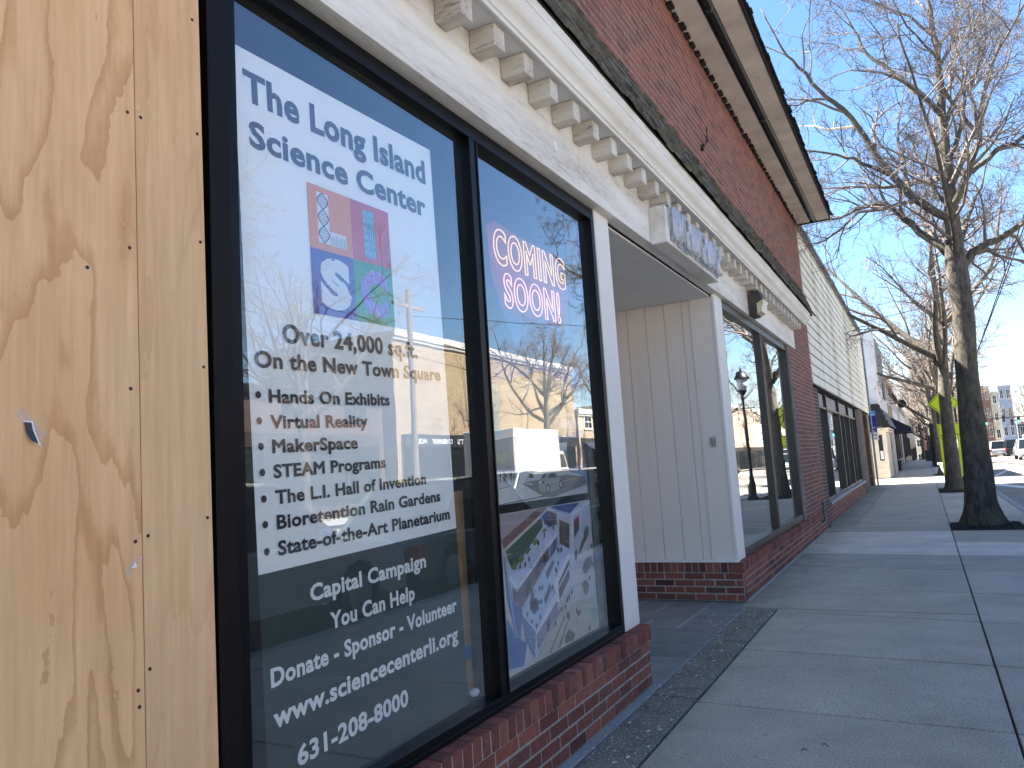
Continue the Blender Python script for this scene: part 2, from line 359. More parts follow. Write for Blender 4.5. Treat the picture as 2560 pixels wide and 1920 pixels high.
MAT['car_white'] = m_car('white_car_paint', (.5, .5, .5, 1)); MAT['car_silver'] = m_car('silver_car_paint', (.45, .47, .5, 1))
MAT['car_black'] = m_car('black_car_paint', (.012, .013, .016, 1)); MAT['car_green'] = m_car('dark_green_car_paint', (.03, .06, .05, 1))
MAT['lamp_lens'] = surf('lamp_lens', lin(226, 214, 180), lin(196, 184, 148), 9, rough=.2, bmp=.2, bscale=50)
MAT['red_lens'] = surf('red_lens', lin(150, 22, 20), lin(170, 30, 26), 9, rough=.2, bmp=0)
MAT['clear_lens'] = surf('clear_lens', lin(220, 224, 228), lin(190, 196, 204), 9, rough=.1, bmp=0)

def m_bark(name, a, b, moss):
    m, n, l, p = newmat(name); co = coords(n, l, (1, 1, .35)); c0 = coords(n, l)
    c = ramp(n, l, noise(n, l, co, 14, 8, .7), [(.3, a), (.68, b)])
    g = ramp(n, l, noise(n, l, c0, 1.6, 5, .6), [(.5, (0, 0, 0)), (.68, (1, 1, 1))])
    c = mix(n, l, mathn(n, l, 'MULTIPLY', g, .5), c, moss)
    li = ramp(n, l, noise(n, l, c0, 16, 4), [(.68, (0, 0, 0)), (.73, (1, 1, 1))])
    c = mix(n, l, mathn(n, l, 'MULTIPLY', li, .3), c, lin(170, 170, 158))
    l.new(c, p.inputs['Base Color']); p.inputs['Roughness'].default_value = .92
    bump(n, l, p, noise(n, l, co, 26, 8, .7), .9, .02); return m
MAT['bark'] = m_bark('tree_bark', lin(38, 35, 33)[:3], lin(110, 101, 91)[:3], lin(112, 108, 66))
MAT['twig'] = surf('twig_bark', lin(128, 115, 108), lin(86, 78, 74), 6, rough=.85, bmp=0)
MAT['twig_far'] = surf('far_twig_bark', lin(146, 130, 116), lin(104, 92, 83), 3, rough=.9, bmp=0)

# ------------------------------------------------------------------ bricks
def bricks(mb, plane, a0, a1, z0, z1, face, depth=.05, bw=.203, bh=.0677, j=.010, rng=None, ends=True, tone=(0, 1), ch=.003, shift=0):
    """running bond of real bricks; plane 'x' = wall facing +X (a runs along y), 'y' = wall facing -Y (a runs along x)"""
    rng = rng or random.Random(5); z = z0; row = 0
    while z < z1-.012:
        h = min(bh, z1-z)
        a = a0-(bw/2 if (row+shift) % 2 else 0)
        while a < a1-.005:
            b0, b1 = max(a, a0), min(a+bw, a1)
            if b1-b0 > .03:
                t = rng.uniform(*tone); mb.mi = 0; mb.col = (t, t, t, 1); o = rng.uniform(0, .0014)
                if plane == 'x': mb.box(face-depth, face+o, b0+j/2, b1-j/2, z+j/2, z+h-j/2, ch)
                else: mb.box(b0+j/2, b1-j/2, face+o, face+depth, z+j/2, z+h-j/2, ch)
            a += bw
        z += bh; row += 1
    mb.mi = 1; mb.col = (1, 1, 1, 1)
    if plane == 'x': mb.box(face-depth-.01, face-.002, a0, a1, z0, z1)
    else: mb.box(a0, a1, face+.002, face+depth+.01, z0, z1)
    mb.mi = 0

# ------------------------------------------------------------------ flat art and lettering
def _glyphs(s, off, outline=0., res=4, sp=1.):
    c = bpy.data.curves.new('t', 'FONT'); c.body = s; c.size = 1; c.offset = off; c.resolution_u = res; c.space_character = sp
    if outline: c.fill_mode = 'NONE'; c.bevel_depth = outline; c.bevel_resolution = 1 if outline < .026 else 0
    o = bpy.data.objects.new('t', c); COL.objects.link(o)
    dg = bpy.context.evaluated_depsgraph_get(); me = bpy.data.meshes.new_from_object(o.evaluated_get(dg))
    vs = [tuple(v.co) for v in me.vertices]; fs = [tuple(p.vertices) for p in me.polygons]
    bpy.data.objects.remove(o); bpy.data.curves.remove(c); bpy.data.meshes.remove(me); return vs, fs
CAP = max(v[1] for v in _glyphs('H', 0)[0])
def text(mb, s, org, width, cap, eu, ev, en, off=.02, outline=0., lift=0., col=(0, 0, 0, 1), bold=0., sp=1.):
    """lettering from the baseline start org, fitted to width and capital height; eu/ev/en are the plane's axes"""
    sets = [(_glyphs(s, off, outline, 4, sp), 0, 1)]
    if bold: sets.append((_glyphs(s, 0, bold, 3, sp), .0004, .06))
    allv = [v for (g, _, _) in sets for v in g[0]]; x0 = min(v[0] for v in allv); x1 = max(v[0] for v in allv)
    kx = width/(x1-x0); ky = cap/(CAP+2*bold); org, eu, ev, en = Vector(org), Vector(eu), Vector(ev), Vector(en); mb.col = col
    kz = min(kx, ky)
    for (vs, fs), dz, fz in sets:
        mb.mesh([tuple(org+eu*((v[0]-x0)*kx)+ev*((v[1]+bold)*ky)+en*(lift+dz+v[2]*kz*fz)) for v in vs], fs)
EU, EV, EN = (0, 1, 0), (0, 0, 1), (1, 0, 0)
def poly(mb, pts, x, col, lift=0):
    mb.col = col if len(col) == 4 else (*col, 1); mb.face([(x+lift, p[0], p[1]) for p in pts])

# ================================================================== THE SETTING
rng = random.Random(7)
YS = [-6, 0, 10, 20, 30, 40, 50, 60, 70, 80, 90, 100, 115, 130, 150, 180, 210, 260]
def strip(mb, x0, x1, z, ys=YS):
    for a, b in zip(ys, ys[1:]): mb.face([(x0, a, z+zg(a)), (x1, a, z+zg(a)), (x1, b, z+zg(b)), (x0, b, z+zg(b))])
g = MB(); gy = [-400, -60]+YS+[700, 1500]
for a, b in zip(gy, gy[1:]): g.face([(-1500, a, zg(a)-.24), (1500, a, zg(a)-.24), (1500, b, zg(b)-.24), (-1500, b, zg(b)-.24)])
g.build('ground', MAT['ground'], kind='structure')
g = MB(); strip(g, 3.2, 15.2, -.13, [-60]+YS); g.build('road', MAT['asphalt'], kind='structure')
# painted lines: parking-lane edge, angled markings, centre line, a crosswalk far ahead
def road_quad(mb, pts): mb.face([(x, y, zg(y)-.126) for x, y in pts])
g = MB()
for y in range(-10, 120, 7): road_quad(g, [(9.1, y), (9.22, y), (9.22, y+3), (9.1, y+3)])
road_quad(g, [(3.5, 30.6), (4.35, 27.2), (4.75, 27.2), (3.6, 31.9)])
road_quad(g, [(4.05, 37.6), (4.2, 37.6), (5.95, 49.2), (5.75, 49.2)])
road_quad(g, [(4.2, 42.2), (4.3, 42), (5.4, 42), (5.4, 42.2)])
for k in range(5): road_quad(g, [(5.75, 50+k*9), (5.87, 50+k*9), (5.87, 57+k*9), (5.75, 57+k*9)])
for k in range(8): road_quad(g, [(6.2+k*1.1, 33), (6.8+k*1.1, 33), (6.8+k*1.1, 36), (6.2+k*1.1, 36)])
g.build('road_markings', MAT['line'], kind='structure')

# sidewalk: separate slabs with open joints over a dark bed
JY = [-5.8, -4.5, -3.2, -1.9, -.65, .65, 1.92, 3.2, 4.47, 5.74, 7.07, 8.38, 9.85, 11.13, 12.6, 14.14]
SK = {4.47: .045, 5.74: .065, 7.07: .13, 8.38: .15, 9.85: .16, 11.13: .137, 12.6: .1, 14.14: .05}
y = 15.62
while y < 210: JY.append(y); y += 1.5
def slab(mb, x0, x1, ya, yb, ka, kb, tone, gap=.006, gy=.013):
    P = [(x0, ya+ka*(1.91-x0)), (x1, ya+ka*(1.91-x1)), (x1, yb+kb*(1.91-x1)), (x0, yb+kb*(1.91-x0))]
    Q = [(P[0][0]+gap, P[0][1]+gy), (P[1][0]-gap, P[1][1]+gy), (P[2][0]-gap, P[2][1]-gy), (P[3][0]+gap, P[3][1]-gy)]
    c = .004; I = [(Q[0][0]+c, Q[0][1]+c), (Q[1][0]-c, Q[1][1]+c), (Q[2][0]-c, Q[2][1]-c), (Q[3][0]+c, Q[3][1]-c)]
    mb.col = tone; dz = rng.uniform(-.002, .002)
    vs = [(x, y, zg(y)+dz) for x, y in I]+[(x, y, zg(y)+dz-c) for x, y in Q]+[(x, y, zg(y)-.05) for x, y in Q]
    mb.mesh(vs, [(0, 1, 2, 3)]+[(4+i, 4+(i+1) % 4, (i+1) % 4, i) for i in range(4)]+[(8+i, 8+(i+1) % 4, 4+(i+1) % 4, 4+i) for i in range(4)])
g = MB(); XM, XK = 1.91, 3.18
PITS = [(14.14, 15.62), (25.1, 27.1), (38.2, 39.8), (51.5, 53), (56, 57.4), (68, 69.5), (82, 83.5), (97, 98.5)]
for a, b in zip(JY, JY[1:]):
    t = rng.uniform(.92, 1.06); tone = (t, t, t*1.005, 1); ka, kb = SK.get(a, 0), SK.get(b, 0)
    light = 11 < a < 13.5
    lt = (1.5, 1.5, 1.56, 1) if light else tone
    if b < 7.1: slab(g, .345, XM, a, b, ka, kb, tone)
    elif a < 7.1: slab(g, .345, XM, a, 7.36, ka, .02, tone); slab(g, .0, XM, 7.36, b, .02, kb, tone)
    elif a < 14.2: slab(g, 0, XM, a, b, ka, kb, lt)
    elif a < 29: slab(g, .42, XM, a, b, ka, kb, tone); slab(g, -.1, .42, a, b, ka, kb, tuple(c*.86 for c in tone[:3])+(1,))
    else: slab(g, -.6, XM, a, b, 0, 0, tone)
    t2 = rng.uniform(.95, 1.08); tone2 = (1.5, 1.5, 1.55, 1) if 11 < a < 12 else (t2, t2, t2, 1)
    pit = [p for p in PITS if p[0]-.8 < a < p[1]-.6]
    if pit: slab(g, 2.95, XK, a, b, 0, 0, tone2)
    else: slab(g, XM, XK, a, b, ka, kb, tone2)
g.build('sidewalk', MAT['concrete'], kind='structure')
g = MB(); strip(g, -1.6, 3.2, -.042, [-60]+YS); g.build('sidewalk_bed', surf('joint_dirt', lin(44, 44, 38), lin(28, 28, 25), 20, rough=1, bmp=.6), kind='structure')
g = MB()
for a, b in PITS: g.face([(XM+.02, a+.02, zg(a)-.006), (2.94, a+.02, zg(a)-.006), (2.94, b-.02, zg(b)-.006), (XM+.02, b-.02, zg(b)-.006)])
gr = random.Random(3)
for a, b in PITS[:3]:                      # loose bark chips
    for k in range(700):
        x, y = gr.uniform(XM+.03, 2.92), gr.uniform(a+.03, b-.03); r = gr.uniform(.008, .024); q = gr.uniform(0, 3); h = gr.uniform(0, .018)
        g.mesh([(x+r*math.cos(q), y+r*math.sin(q), h), (x-r*math.sin(q)*.5, y+r*math.cos(q)*.5, h+gr.uniform(0, .01)), (x-r*math.cos(q), y-r*math.sin(q), h-.003), (x+r*math.sin(q)*.5, y-r*math.cos(q)*.5, h)], [(0, 1, 2, 3)])
g.build('mulch', MAT['mulch'], kind='stuff')
g = MB(); y = -60.
while y < 200:
    t = rng.uniform(.94, 1.04); g.col = (t, t, t, 1); b = y+2.4
    g.mesh([(x, yy, z+zg(yy)) for yy in (y+.005, b-.005) for x, z in ((3.185, -.2), (3.185, -.002), (3.195, .003), (3.315, .0), (3.33, -.016), (3.345, -.2))], [(i, i+1, 7+i, 6+i) for i in range(5)]+[(0, 1, 2, 3, 4, 5), (11, 10, 9, 8, 7, 6)]); y = b
g.build('kerb', MAT['concrete_plain'], kind='structure')
# entry paving: bluestone flags and the exposed aggregate band beside the walk
g = MB(); t = [lin(126, 129, 126), lin(110, 116, 114), lin(134, 129, 130), lin(118, 123, 119), lin(130, 125, 123)]
flags = [(-.66, .05, 4.84, 5.5), (-1.5, -.68, 4.84, 5.86), (-.45, .05, 5.52, 5.86), (-.66, -.47, 5.52, 5.86), (-.62, .05, 5.88, 6.42), (-1.5, -.64, 5.88, 6.3), (-.3, .05, 6.44, 6.98), (-.62, -.32, 6.44, 6.75), (-1.5, -.64, 6.32, 6.75), (-.98, -.32, 6.77, 7.1), (-1.5, -1.0, 6.77, 7.68), (-.3, .05, 7.0, 7.68), (-.7, -.32, 7.12, 7.68), (-.98, -.72, 7.12, 7.68)]
for i, (a, b, c, d) in enumerate(flags): g.col = t[(i*3+i//4) % 5]; g.box(a+.006, b-.006, c+.006, d-.006, -.03, -.004, .004)
g.build('entry_paving', MAT['slate'], kind='structure')
g = MB(); g.box(-1.55, .055, 4.8, 7.72, -.04, -.009); g.build('paving_mortar', MAT['mortar'], kind='structure')
g = MB()
for a, b in ((-6, -1.7), (-1.7, 1.2), (1.2, 4.585), (4.6, 6.06), (6.07, 7.36)): g.box(.068, .335, a+.004, b-.004, -.05, .002, .004)
g.build('aggregate_band', MAT['aggregate'], kind='structure')
g = MB(); g.box(.0, .06, -6, 4.82, -.05, .003, .003); g.box(.0, .03, 7.7, 14.9, -.02, .008, .006); g.build('wall_footing', MAT['concrete_plain'], kind='structure')
g = MB(); strip(g, 15.2, 18.55, .0, [-60]+YS); g.build('opposite_sidewalk', MAT['concrete_plain'], kind='structure')
# litter and paint flakes on the ground: uncountable specks
g = MB(); lr = random.Random(11)
for k in range(320):
    if k < 120: x, y = lr.uniform(.05, .34), lr.uniform(3.4, 7.3)
    elif k < 170: x, y = lr.gauss(-.12, .1), lr.gauss(6.9, .22)
    else: x, y = lr.uniform(.3, 3.1), lr.uniform(3.3, 13)
    if x > 1.88 and 14 < y < 15.7: continue
    r = lr.uniform(.002, .011)*(1 if k < 170 else .6); q = lr.uniform(0, 6.3); n = 5
    w = lr.random() < (.85 if k < 170 else .35); c = lr.uniform(.55, .8) if w else lr.uniform(.03, .09); g.col = (c, c*.98, c*.95, 1)
    g.face([(x+r*math.cos(q+6.283*i/n)*lr.uniform(.5, 1.3), y+r*1.6*math.sin(q+6.283*i/n)*lr.uniform(.5, 1.3), .0075) for i in range(n)])
g.build('paint_flakes', MAT['print'], kind='stuff')
for (x, y, a, s) in ((1.02, 3.93, .4, .016), (1.1, 4.02, 2.6, .022), (2.06, 5.3, 1.2, .025)):
    g = MB((x, y, 0)); g.tube([(x-s*math.cos(a), y-s*math.sin(a), .006), (x, y+.008, .012), (x+s*math.cos(a), y+s*math.sin(a), .007)], [.002, .003, .0015], 5)
    g.build('twig', MAT['bark'], label={3.93: 'small dark twig lying just past a sidewalk joint near the camera', 4.02: 'short bent twig lying across the nearest sidewalk joint', 5.3: 'tiny dark twig on the slab beside the long mossy joint'}[y], cat='twig', group='fallen twigs on the sidewalk')

# ================================================================== BRICK STOREFRONT
ST = thing('brick_storefront', 'single storey red brick shop with white dentil cornice, recessed entry and deep black-guttered eave', 'building', (0, 4.8, 0))
OS = (0, 4.8, 0)
br = random.Random(21)
def rowlock(mb, plane, a0, a1, z0, z1, front, depth=.14):
    a = a0; w = .0715
    while a < a1-.02:
        b = min(a+w, a1); t = br.uniform(0, 1); mb.mi = 0; mb.col = (t, t, t, 1); o = br.uniform(0, .003); dz = br.uniform(-.003, .003)
        if plane == 'x': mb.box(front-depth, front+o, a+.005, b-.005, z0+.003, z1+dz, .004)
        else: mb.box(a+.005, b-.005, front-o, front+depth, z0+.003, z1+dz, .004)
        a = b
    mb.mi = 1
    if plane == 'x': mb.box(front-depth+.004, front-.003, a0, a1, z0, z1-.008)
    else: mb.box(a0, a1, front+.003, front+depth-.004, z0, z1-.008)
    mb.mi = 0
m = MB(OS); bricks(m, 'x', -4.6, 4.8, 0, .271, 0, .1, rng=br); rowlock(m, 'x', -4.6, 4.81, .272, .37, .012)
m.build('knee_wall', [MAT['brick'], MAT['mortar']], ST)
m = MB(OS); bricks(m, 'y', -1.5, -.002, 0, .271, 7.69, .1, rng=br); rowlock(m, 'y', -1.5, -.135, .272, .37, 7.685)
bricks(m, 'x', 7.70, 14.95, 0, .271, 0, .1, rng=br); rowlock(m, 'x', 7.84, 14.95, .272, .37, .008); m.col = (.9, .9, .9, 1); m.box(-.13, .008, 7.683, 7.835, .275, .368, .004)
m.build('knee_wall', [MAT['brick'], MAT['mortar']], ST)
m = MB(OS); bricks(m, 'x', 12.42, 14.95, .372, 4.27, 0, .12, rng=br); m.build('brick_pilaster', [MAT['brick_dull'], MAT['mortar']], ST)
m = MB(OS); bricks(m, 'x', 1.5, 14.95, 4.05, 5.74, 0, .12, rng=br, ch=.002); m.build('upper_wall', [MAT['brick_dull'], MAT['mortar']], ST)
m = MB(OS); m.box(-9, -.13, -6, 14.94, 4.05, 5.7); m.box(-9, -.2, 14.8, 14.93, 0, 4.05); m.box(-9, -8.8, -6, 14.9, 0, 4.05); m.box(-9, -.05, -6, -4.7, 0, 4.05); m.build('rear_walls', MAT['interior'], ST)
m = MB(OS); m.box(-9, -1.6, -4.7, 14.8, -.05, 0.02); m.box(-1.6, -.13, -4.7, 4.75, -.05, .02); m.box(-1.6, -.14, 7.85, 14.8, -.05, .02); m.build('floor', MAT['floor_in'], ST)
m = MB(OS); m.box(-8.8, -.14, -4.6, 14.8, 3.4, 3.44); m.build('shop_ceiling', MAT['interior'], ST)
m = MB(OS); m.box(-4.6, -4.5, -4.6, 14.8, .02, 3.4); m.box(-4.5, -.2, 4.4, 4.5, .02, 3.4); m.build('partition_wall', MAT['interior'], ST)

# fascia, dentils, soffit strip, crown moulding
m = MB(OS); m.box(-.088, .003, -4.6, 4.2, 3.05, 3.452); m.box(-.088, .004, 4.202, 9.0, 3.05, 3.452); m.box(-.088, .003, 9.002, 13.06, 3.05, 3.452)
m.build('fascia_board', MAT['white_wood'], ST, bevel=.003)
y = 2.6475-.2985*24; k = 0
while y < 12.99:
    if y > -1.2:
        m = MB(OS); dz = br.uniform(-.002, .002); dx = br.uniform(-.003, .003); m.box(.0045, .14+dx, y+br.uniform(-.004, .004), y+.096, 3.342+dz, 3.449, .0035); m.build('dentil', MAT['dentil'], ST)
    y += .2985
m = MB(OS); m.box(.0045, .165, -4.6, 13.1, 3.452, 3.472); m.build('cornice_soffit', MAT['ceiling'], ST)
prof = [(.145, 3.473), (.166, 3.445), (.180, 3.445), (.184, 3.462), (.193, 3.466), (.196, 3.478), (.203, 3.492), (.214, 3.504), (.228, 3.516), (.240, 3.532), (.247, 3.550), (.249, 3.566), (.252, 3.578), (.256, 3.580), (.258, 3.640), (.145, 3.640)]
m = MB(OS)
for a, b in ((-4.6, 4.55), (4.552, 9.4), (9.402, 13.3)): m.prism(prof[::-1], 'y', a, b)
m.build('crown_moulding', MAT['crown'], ST)
m = MB(OS); m.cyl((-.002, 3.86, 3.215), (.0085, 3.86, 3.215), .032, 24); m.build('cover_plate', MAT['white_trim'], ST)
# pent roof: courses of split wooden shingles
m = MB(OS); sr = random.Random(4); NR = 4; ax0, az0, ax1, az1 = .275, 3.642, .006, 4.27
nx, nz = (az1-az0), (ax0-ax1); ln = math.hypot(nx, nz); nx /= ln; nz /= ln
for r in range(NR+1):
    f0, f1 = (r-.04)/(NR+.0), min((r+1.25)/NR, 1.04); y = -4.6
    if r == NR: f0, f1 = .965, 1.06
    wob = 0
    while y < 13.62+.95*f0:
        w = sr.uniform(.09, .22); wob = wob*.8+sr.uniform(-.03, .03); e = f0+wob*.35+sr.uniform(-.02, .02); th = sr.uniform(.014, .03); lf = sr.uniform(.004, .016)+.006*r*0
        A = Vector((ax0+(ax1-ax0)*e, 0, az0+(az1-az0)*e)); B = Vector((ax0+(ax1-ax0)*f1, 0, az0+(az1-az0)*f1)); N = Vector((nx, 0, nz))
        y2 = min(y+w-.004, 13.66+.95*f0); t = sr.uniform(-.006, .006)
        q = [A+N*(lf+t), A+N*(lf+th+t), B+N*.010, B+N*.002]
        m.mesh([(p.x, yy, p.z) for yy in (y, y2) for p in q], [(0, 1, 2, 3), (7, 6, 5, 4), (0, 4, 5, 1), (1, 5, 6, 2), (3, 2, 6, 7), (0, 3, 7, 4)]); y += w
m.build('shingles', MAT['shingle'], ST)
m = MB(OS); m.prism([(.268, 3.641), (.0, 4.262), (.0, 3.641)], 'y', -4.6, 13.6); m.face([(.268, 13.601, 3.641), (.0, 14.5, 4.26), (.0, 13.601, 3.641)]); m.build('roof_deck', MAT['dark_gap'], ST)

# deep eave at the top
m = MB(OS); m.box(.012, .255, -6, 14.93, 5.622, 5.64); m.box(.378, .592, -6, 14.93, 5.618, 5.64); m.build('eave_soffit', MAT['soffit'], ST)
m = MB(OS); m.box(.2, .42, -6, 14.93, 5.70, 5.72); m.box(.25, .256, -6, 14.93, 5.641, 5.70); m.box(.377, .383, -6, 14.93, 5.641, 5.70); m.build('vent_slot', MAT['dark_gap'], ST)
m = MB(OS); m.tube([(.335, -6, 5.632), (.335, 14.6, 5.632), (.335, 14.86, 5.632)], .04, 12)
for y in (1.2, 4.1, 7.0, 9.8, 12.4): m.tube([(.335, y-.05, 5.632), (.335, y+.05, 5.632)], .045, 12)
m.build('gutter_pipe', MAT['pipe'], ST, smooth=True)
m = MB(OS); y = -5.9; secs = []
while y < 14.75:
    w = br.uniform(.085, .12); zb = 5.588+br.uniform(-.006, .004); xo = .04+br.uniform(0, .02)
    secs += [(y, .012, 5.614), (y, xo, zb), (y+w, xo, zb), (y+w, .012, 5.614)]; y += .203
vs = [q for (y, xo, zb) in secs for q in ((.003, y, zb), (xo, y, zb), (xo, y, 5.621), (.003, y, 5.621))]
m.mesh(vs, [(4*i+j, 4*i+(j+1) % 4, 4*i+4+(j+1) % 4, 4*i+4+j) for i in range(len(secs)-1) for j in range(4)])
m.build('wall_top_blocks', MAT['dark_gap'], ST)
m = MB(OS); m.box(-.3, .6, 14.932, 14.975, 5.60, 5.79); m.box(.593, .608, -6, 14.975, 5.612, 5.66); m.build('eave_fascia', MAT['brown_trim'], ST)
m = MB(OS)
for r in range(8):
    y = -6.
    while y < 14.97:
        w = sr.uniform(.09, .2); x0 = .655-r*.16+sr.uniform(-.012, .012); z0 = 5.655+r*.082+sr.uniform(-.004, .006)
        m.mesh([(x, yy, z) for yy in (y, min(y+w-.005, 14.98)) for x, z in ((x0, z0), (x0, z0+.022), (x0-.24, z0+.142), (x0-.24, z0+.118))], [(0, 1, 2, 3), (7, 6, 5, 4), (0, 4, 5, 1), (1, 5, 6, 2), (0, 3, 7, 4)]); y += w
m.prism([(.62, 5.645), (-1.2, 6.56), (-1.2, 5.645)], 'y', -6, 14.9)
m.build('roof', MAT['shingle_dark'], ST)

# shop window beside the plywood
def shop_window(parent, org): 
    o = bpy.data.objects.new('shop_window', None); COL.objects.link(o); o.parent = parent; return o
W1 = shop_window(ST, OS); FX, GX = -.065, -.11
m = MB(OS); K = .0015
m.box(-.17, FX, 1.565, 1.602, .372, 3.046, K); m.box(-.17, FX, 4.512, 4.558, .372, 3.046, K)
m.box(-.17, FX, 3.006, 3.081, .4215, 2.974, K); m.box(-.17, FX, 1.6025, 4.5115, 2.975, 3.046, K); m.box(-.17, FX-.001, 1.6025, 4.5115, .372, .421, K)
m.box(-.17, FX+.008, 1.6025, 4.5115, .373, .392, K); m.box(-.168, FX+.006, 3.060, 3.0665, .4216, 2.9738, 0)
m.build('frame', MAT['black_metal'], W1)
m = MB(OS); m.box(-.15, FX+.02, 1.478, 1.5035, .37, 3.049, .002); m.box(-.15, FX+.006, 1.5045, 1.5645, .37, 3.048, .002); m.build('side_trim', MAT['brown_trim'], W1)
for a, b in ((1.6025, 3.0055), (3.0815, 4.5115)):
    m = MB(OS); m.face([(GX, a, .422), (GX, b, .422), (GX, b, 2.9745), (GX, a, 2.9745)]); m.build('pane', MAT['glass'], W1)
m = MB(OS); m.box(-.5, -.172, 1.5, 4.55, .36, .40); m.build('window_ledge', MAT['floor_in'], W1)

# white pier, entry recess
m = MB(OS); m.box(-.25, -.058, 4.5595, 4.815, .371, 3.049, .003); m.build('pier', MAT['white_trim'], ST)
m = MB(OS)
xs = [-1.5, -1.2, -.99, -.783, -.58, -.392, -.302]
for a, b in zip(xs, xs[1:]): m.box(a+.0022, b-.0022, 7.75, 7.79, .371, 3.02, .003)
m.box(-.302, -.291, 7.738, 7.79, .371, 3.02, .003); m.box(-.29, -.075, 7.744, 7.79, .371, 3.02, .002)
m.build('board_wall', MAT['white_board'], ST)
m = MB(OS); m.box(-1.5, -.1, 7.792, 7.83, .371, 3.02); m.build('board_backing', MAT['dark_gap'], ST)
m = MB(OS); m.box(-.074, -.045, 7.735, 8.075, .371, 3.049, .003); m.build('corner_post', MAT['white_trim'], ST)
m = MB(OS); m.box(-1.52, -.03, 7.675, 7.743, .3705, .385, .003); m.build('board_sill', MAT['white_trim'], ST)
m = MB(OS); y = 4.82
while y < 7.74: m.box(-1.55, -.09, y+.0015, min(y+.139, 7.745), 3.018, 3.035, .002); y += .142
m.build('entry_ceiling', MAT['ceiling'], ST)
m = MB(OS); m.box(-1.6, -1.52, 4.8, 7.75, 0, 3.02); m.box(-1.52, -.26, 4.74, 4.81, 0, 3.02); m.build('entry_walls', MAT['white_board'], ST)
m = MB(OS); m.box(-1.519, -1.48, 5.6, 6.6, .01, 2.1, .003); m.box(-1.4795, -1.475, 5.75, 6.45, .3, 1.95); m.build('door', MAT['bronze'], ST)
d = ST.children[-1]; m = MB(OS); m.cyl((-1.47, 6.5, 1.02), (-1.42, 6.5, 1.02), .03, 12); m.build('handle', MAT['steel'], d)

# second shop window beyond the entry
W2 = shop_window(ST, OS)
m = MB(OS); FX2 = -.05; G2 = -.095
m.box(-.17, FX2, 8.0755, 8.11, .372, 3.048, K); m.box(-.17, FX2+.01, 12.30, 12.42, .372, 3.048, K); m.box(-.17, FX2, 10.20, 10.33, .462, 2.955, K); m.box(-.166, FX2+.006, 10.255, 10.275, .4625, 2.9545)
m.box(-.17, FX2, 8.1105, 12.2995, 2.956, 3.048, K); m.box(-.17, FX2+.004, 8.1105, 12.2995, .372, .461, K)
m.build('frame', MAT['bronze'], W2)
for a, b in ((8.111, 10.1995), (10.3305, 12.2995)):
    m = MB(OS); m.face([(G2, a, .462), (G2, b, .462), (G2, b, 2.9555), (G2, a, 2.9555)]); m.build('pane', MAT['glass'], W2)

# plywood over the next opening, with its screws
def plywood(label, a0, a1, x, mat, screws, tilt=.009):
    t = thing('plywood_sheet', label, 'plywood', (0, a0, 0), group='plywood sheets over the shop opening')
    m = MB((0, a0, 0)); f = lambda z: (2.7-z)*tilt
    vs = [(xx, aa+f(zz), zz) for xx in (x-.012, x) for aa, zz in ((a0, .372), (a1, .372), (a1, 3.048), (a0, 3.048))]
    m.mesh(vs, [(4, 5, 6, 7), (3, 2, 1, 0), (0, 1, 5, 4), (1, 2, 6, 5), (2, 3, 7, 6), (3, 0, 4, 7)])
    m.build('panel', mat, t, bevel=.0015)
    for (yy, zz) in screws:
        s = MB((0, a0, 0)); s.cyl((x-.002, yy, zz), (x+.0012, yy, zz), .0046, 12); s.cyl((x+.0012, yy, zz), (x+.0016, yy+.0003, zz), .002, 6); s.build('screw', MAT['screw'], t)
    return t
PX = -.02
SCA = [(1.202, 2.364), (1.205, 2.01), (1.095, 1.937), (1.205, 1.656), (1.214, 1.287), (1.218, .941), (1.221, .903)]
SCB = [(1.406, 2.72), (1.24, 2.365), (1.416, 2.386), (1.42, 2.076), (1.423, 1.729), (1.426, 1.326), (1.249, 1.297), (1.25, .982)]
plywood('wide plywood sheet with strong wavy brown grain, at the left edge', .02, 1.2195, PX, MAT['ply_a'], SCA)
plywood('narrow plain plywood strip screwed up beside the black window frame', 1.2225, 1.430, PX-.001, MAT['ply_b'], SCB)
# scraps of paper and tape left on the plywood
def scrap(name, label, cat, pieces, tape):
    t = thing(name, label, cat, (PX, pieces[0][1][0][0], pieces[0][1][0][1]), group='taped scraps on the plywood'); o = t.location
    m = MB(o)
    for i, (c, pts, curl) in enumerate(pieces):
        m.col = c; n = len(pts)
        m.face([(PX+.0016+.0005*i+cu, a, b) for (a, b), cu in zip(pts, curl)])
    m.build('paper', MAT['print'], t)
    m = MB(o); m.face([(PX+.0012, a, b) for a, b in tape]); m.build('tape', MAT['tape'], t)
def m_tape():
    m, n, l, p = newmat('clear_tape'); n.remove(p); tr = n.new('ShaderNodeBsdfTransparent'); d = n.new('ShaderNodeBsdfDiffuse'); d.inputs[0].default_value = (.75, .68, .66, 1)
    x = n.new('ShaderNodeMixShader'); x.inputs[0].default_value = .33; l.new(tr.outputs[0], x.inputs[1]); l.new(d.outputs[0], x.inputs[2]); l.new(x.outputs[0], n['Material Output'].inputs[0]); return m
MAT['tape'] = m_tape()
WH = (.8, .8, .82, 1); BK = (.035, .035, .045, 1)
scrap('paper_scrap', 'scrap of black paper with torn white edge hanging from clear tape on the plywood', 'paper scrap',
      [(WH, [(.949, 1.571), (.971, 1.570), (.973, 1.551), (.982, 1.517), (.976, 1.518), (.968, 1.55)], (0, 0, .003, .012, .012, .002)),
       (BK, [(.952, 1.568), (.968, 1.567), (.969, 1.551), (.976, 1.521), (.963, 1.527), (.956, 1.543)], (0, 0, .003, .012, .01, .003))], [(.947, 1.596), (1.001, 1.542), (.99, 1.53), (.935, 1.587)])
